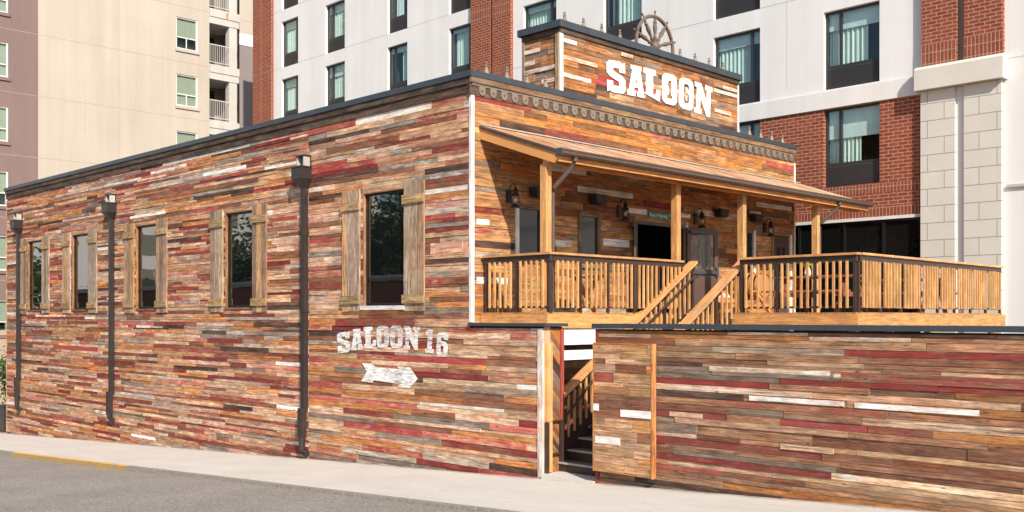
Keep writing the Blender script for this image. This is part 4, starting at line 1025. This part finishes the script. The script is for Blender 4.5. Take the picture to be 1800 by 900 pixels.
# storefront
m = MB(); a, b, c, d = SF; y = HY+.06
for x_ in (a, -.56, .78, 1.87, b-.06): m.box(x_, x_+.06, y-.06, y+.06, c, d)
m.box(a, b, y-.055, y+.055, d-.06, d); so = m.build('storefront', M['black'], hot)
m = MB(); m.box(a, b, y, y+.01, c, d-.06); m.build('pane', M['glass_mid'], so)
m = MB(); m.box(SF[0]-.1, SF[1], HY-.04, HY+.05, d, 5.43); m.build('header', M['stucco_band'], so)

# ------------------------------------------------------------------ apartment block, far left
AX = -35.7
apt = thing('apartment_building', 'beige and mauve stucco apartment block with stacked balconies at the far left', 'building', (-42, 6, 0))
rowz = [18.405 + 2.966*k for k in (1, 0, -1, -2, -3, -4, -5)]
wb_ = [(12.123, 13.301, z-1.635, z) for z in rowz]; wm_ = [(2.35, 3.871, z-1.6, z) for z in rowz]
def aface(mb, a, b, c, d, mi=0, x=AX): mb.quad([(x, a, c), (x, b, c), (x, b, d), (x, a, d)], mi)
m = MB(); wall_cells(m, 5.21, 13.987, -3, 24, wb_, lambda *q: aface(m, *q))
m.quad([(AX, 13.987, -3), (AX-2, 13.987, -3), (AX-2, 13.987, 24), (AX, 13.987, 24)])
aface(m, 15.775, 16.68, 18.25, 24); m.quad([(AX, 16.68, -3), (AX-14, 16.68, -3), (AX-14, 16.68, 24), (AX, 16.68, 24)])
m.build('beige_wall', M['beige'], apt)
m = MB(); wall_cells(m, 0, 5.21, 2.2, 24, wm_, lambda *q: aface(m, *q)); m.quad([(AX, 0, -3), (AX-14, 0, -3), (AX-14, 0, 24), (AX, 0, 24)][::-1]); m.quad([(AX, 0, 24), (AX, 16.68, 24), (AX-14, 16.68, 24), (AX-14, 0, 24)]); m.build('mauve_wall', M['mauve'], apt)
m = MB(); aface(m, 0, 5.21, -3, 2.2, 0, AX+.02); m.build('brick_base', M['tan_brick'], apt)
m = MB(); aface(m, 15.775, 16.68, -3, 17.62); m.build('grey_wall', M['grey_mauve'], apt)
m = MB(); m.box(AX-.05, AX+.03, 15.775, 16.68, 17.62, 18.25); m.build('pale_band', M['stucco_band'], apt)
m = MB()
for k in range(-4, 3):
    z_ = 16.09 + 2.9*k
    for (a, b) in ((0, 13.987), (15.78, 16.68)):
        cuts = sorted([(o[0], o[1]) for o in wb_ + wm_ if o[2]-.02 < z_ < o[3]+.02 and a <= o[0] <= b]); u = a
        for c0, c1 in cuts + [(b, b)]:
            if c0 > u: m.box(AX+.0005, AX+.0014, u, c0, z_-.012, z_+.012)
            u = c1
m.box(AX+.0004, AX+.0010, 9.075, 9.095, -3, 24); m.build('joint', M['bjoint'], apt)
for (a, b, c, d) in wb_ + wm_:
    m = MB(); x_ = AX-.10
    for q in ([(AX, a, c), (x_, a, c), (x_, a, d), (AX, a, d)], [(x_, b, c), (AX, b, c), (AX, b, d), (x_, b, d)], [(x_, a, d), (x_, b, d), (AX, b, d), (AX, a, d)], [(AX, a, c), (AX, b, c), (x_, b, c), (x_, a, c)]): m.quad(q, 0)
    t = .055
    m.box(x_, x_+.05, a, a+t, c, d); m.box(x_, x_+.05, b-t, b, c, d); m.box(x_, x_+.05, a+t, b-t, c, c+t); m.box(x_, x_+.05, a+t, b-t, d-t, d); zm = c + (d-c)*.37
    m.box(x_, x_+.05, a+t, b-t, zm-.02, zm+.02); m.box(x_, x_+.045, (a+b)/2-.018, (a+b)/2+.018, c+t, zm-.02)
    fo = m.build('window', M['white_trim'], apt)
    g = MB(); g.box(x_+.012, x_+.02, a+t, b-t, c+t, d-t); g.build('pane', M['glass_grey'], fo)
    g = MB(); g.box(x_-.06, x_-.05, a, b, c + random.choice([.0, .0, (d-c)*.38]), d); g.build('blind', M['apt_blind'], fo)
    g = MB(); g.quad([(x_-.3, a, c), (x_-.3, b, c), (x_-.3, b, d), (x_-.3, a, d)]); g.build('interior', M['room'], fo)
    g = MB(); g.box(AX+.001, AX+.07, a-.06, b+.1, c-.16, c-.002); g.build('sill', M['beige'] if a > 5 else M['mauve'], fo)
M['balcony'] = plain('balcony_concrete', (.50, .47, .43), .9, 0, .06, 1, streak=.1)
M['rust_stain'] = plain('rust_stain', (.45, .22, .08), .9, 0, .4, 8)
for k in range(-4, 2):
    z_ = 16.27 + 2.966*k
    m = MB(); m.box(AX-2, AX+.06, 13.99, 15.74, z_-.42, z_); m.box(AX-2, AX+.02, 13.99, 15.74, z_-.78, z_-.421); bo = m.build('balcony', M['balcony'], apt)
    m = MB(); m.box(AX-.02, AX+.02, 14.0, 15.16, z_+1.04, z_+1.09); m.box(AX-.02, AX+.02, 14.0, 15.16, z_+.10, z_+.14)
    for q in range(11): y_ = 14.03 + q*.11; m.box(AX-.01, AX+.01, y_-.012, y_+.012, z_+.14, z_+1.04)
    m.build('railing', M['balcony'], bo)
    m = MB(); m.box(AX-.4, AX-.01, 15.16, 15.62, z_, z_+2.18); m.build('column', M['balcony'], bo)
    m = MB(); m.box(AX-1.98, AX-1.9, 13.99, 15.77, z_, z_+2.18); m.box(AX-1.9, AX-.5, 15.70, 15.77, z_, z_+2.18); m.build('back_wall', M['grey_mauve'], bo)
    m = MB(); m.box(AX-1.895, AX-1.88, 14.2, 15.3, z_, z_+2.0); m.build('balcony_door', M['glass_dark'], bo)
m = MB(); m.box(AX+.061, AX+.064, 14.95, 15.03, 18.82, 19.1); m.box(AX+.061, AX+.063, 14.99, 15.07, 18.84, 19.2); m.build('rust_stain', M['rust_stain'], apt)

# ------------------------------------------------------------------ shrub and planter at the far left
pln = thing('planter', 'dark grey square planter beside the far end of the saloon wall', 'planter', (-25.6, .75, gz(-25.6)))
o = Vector(pln.location); m = MB()
for (x0, x1, y0, y1) in ((-.6, .6, -.6, -.54), (-.6, .6, .54, .6), (-.6, -.54, -.54, .54), (.54, .6, -.54, .54)): m.box(o.x+x0, o.x+x1, o.y+y0, o.y+y1, o.z-.1, o.z+.95)
m.box(o.x-.64, o.x+.64, o.y-.64, o.y-.5, o.z+.951, o.z+1.0); m.box(o.x-.64, o.x+.64, o.y+.5, o.y+.64, o.z+.951, o.z+1.0); m.build('box', M['frame_dark'], pln)
m = MB(); m.box(o.x-.54, o.x+.54, o.y-.54, o.y+.54, o.z-.1, o.z+.9); m.build('soil', M['earth'], pln)
def leaf_mat(name, col):
    m, n, l, b = mat(name); nt = m.node_tree
    oi = noise(nt, coord(nt), 2.2, 4, .7)
    l.new(mixc(nt, mrange(nt, oi, .3, .7, 0, 1), tuple(c*.55 for c in col), tuple(c*1.5 for c in col)), b.inputs['Base Color'])
    b.inputs['Roughness'].default_value = .55; return m
M['leaf'] = leaf_mat('green_leaf', (.05, .095, .022)); M['bark'] = plain('bark', (.12, .085, .06), .9, 0, .3, 8)
def foliage(mb, c, rad, n, size, clumps=14):
    cs = []
    for _ in range(clumps):
        v = Vector((random.gauss(0, 1), random.gauss(0, 1), random.gauss(0, 1))).normalized() * random.uniform(.35, .95)
        cs.append((Vector(c) + Vector((v.x*rad[0], v.y*rad[1], v.z*rad[2])), random.uniform(.25, .5)))
    for _ in range(n):
        cc, k = random.choice(cs); v = Vector((random.gauss(0, .5), random.gauss(0, .5), random.gauss(0, .5))) * k * 1.2
        p = cc + Vector((v.x*rad[0], v.y*rad[1], v.z*rad[2])); a = Vector((random.gauss(0, 1), random.gauss(0, 1), random.gauss(0, .6))).normalized(); b = a.cross(Vector((random.gauss(0,1), random.gauss(0,1), random.gauss(0,1)))).normalized(); s = size*random.uniform(.6, 1.3)
        mb.quad((p - a*s, p + b*s*.45, p + a*s, p - b*s*.45))
shb = thing('shrub', 'green leafy shrub growing in the dark planter at the left edge', 'shrub', (o.x, o.y, o.z+.9))
m = MB(); foliage(m, (o.x, o.y, o.z+2.0), (.8, .8, 1.1), 2600, .08, 20); m.build('foliage', M['leaf'], shb)
m = MB()
for k in range(7): a = k*.9; m.tube([(o.x, o.y, o.z+.85), (o.x+.2*math.cos(a), o.y+.2*math.sin(a), o.z+1.5), (o.x+.45*math.cos(a), o.y+.45*math.sin(a), o.z+2.3)], [.03, .02, .01], 6)
m.build('stem', M['bark'], shb)

# ------------------------------------------------------------------ across the street: seen mirrored in the saloon's windows
bb = thing('brick_building', 'low red brick building with a pale cornice mirrored in the saloon windows', 'building', (-38, -26, -2))
m = MB(); m.box(-88, -17, -36, -25.6, -7, 5.0); m.build('wall', M['brick'], bb)
m = MB(); m.box(-88.1, -16.9, -36, -25.4, 5.001, 5.35); m.build('cornice', M['stucco_band'], bb)
for x_ in (-58, -52, -46, -40, -34, -28, -22):
    m = MB(); m.box(x_, x_+1.4, -25.6+.001, -25.55, 1.2, 3.2); m.build('window', M['glass_dark'], bb)
tbd = thing('tower_block', 'pale apartment block mirrored in the far saloon windows', 'building', (-112, -48, -6))
m = MB(); m.box(-126, -100, -75, -25.5, -9, 34); m.build('wall', M['stucco'], tbd)
for i in range(9):
    for j in range(7):
        m = MB(); m.box(-100.001, -99.95, -73 + i*5.2, -70.6 + i*5.2, 2 + j*4, 4.4 + j*4); m.build('window', M['glass_dark'], tbd)
def tree(loc, h, rad, n, label, size=.35):
    t = thing('tree', label, 'tree', loc, 'trees mirrored in the windows'); o = Vector(loc); m = MB()
    m.tube([o + Vector((0,0,-.3)), o + Vector((.1, 0, h*.3)), o + Vector((-.1, .1, h*.55)), o + Vector((0, 0, h*.8))], [.35, .26, .18, .06], 8)
    for k in range(6): a = k*1.1; m.tube([o + Vector((0, 0, h*(.3+.06*k))), o + Vector((math.cos(a)*rad*.35, math.sin(a)*rad*.35, h*(.45+.06*k))), o + Vector((math.cos(a)*rad*.7, math.sin(a)*rad*.7, h*(.55+.06*k)))], [.12, .08, .03], 6)
    m.build('trunk', M['bark'], t)
    m = MB(); foliage(m, o + Vector((0, 0, h*.62)), (rad, rad, h*.36), n, size, 30); m.build('crown', M['leaf'], t)
    return t
for k, (x_, y_, h, r) in enumerate(((-33, -39, 18, 6), (-43, -40, 19, 7), (-24, -39, 18, 6), (-55, -40, 17, 6), (-66, -41, 18, 6.5), (-77, -41, 17, 6.5), (-80, -18.5, 14, 4.2))):
    tree((x_, y_, gz(x_)), h, r, 9000, 'dark green tree mirrored in the saloon windows', .32)
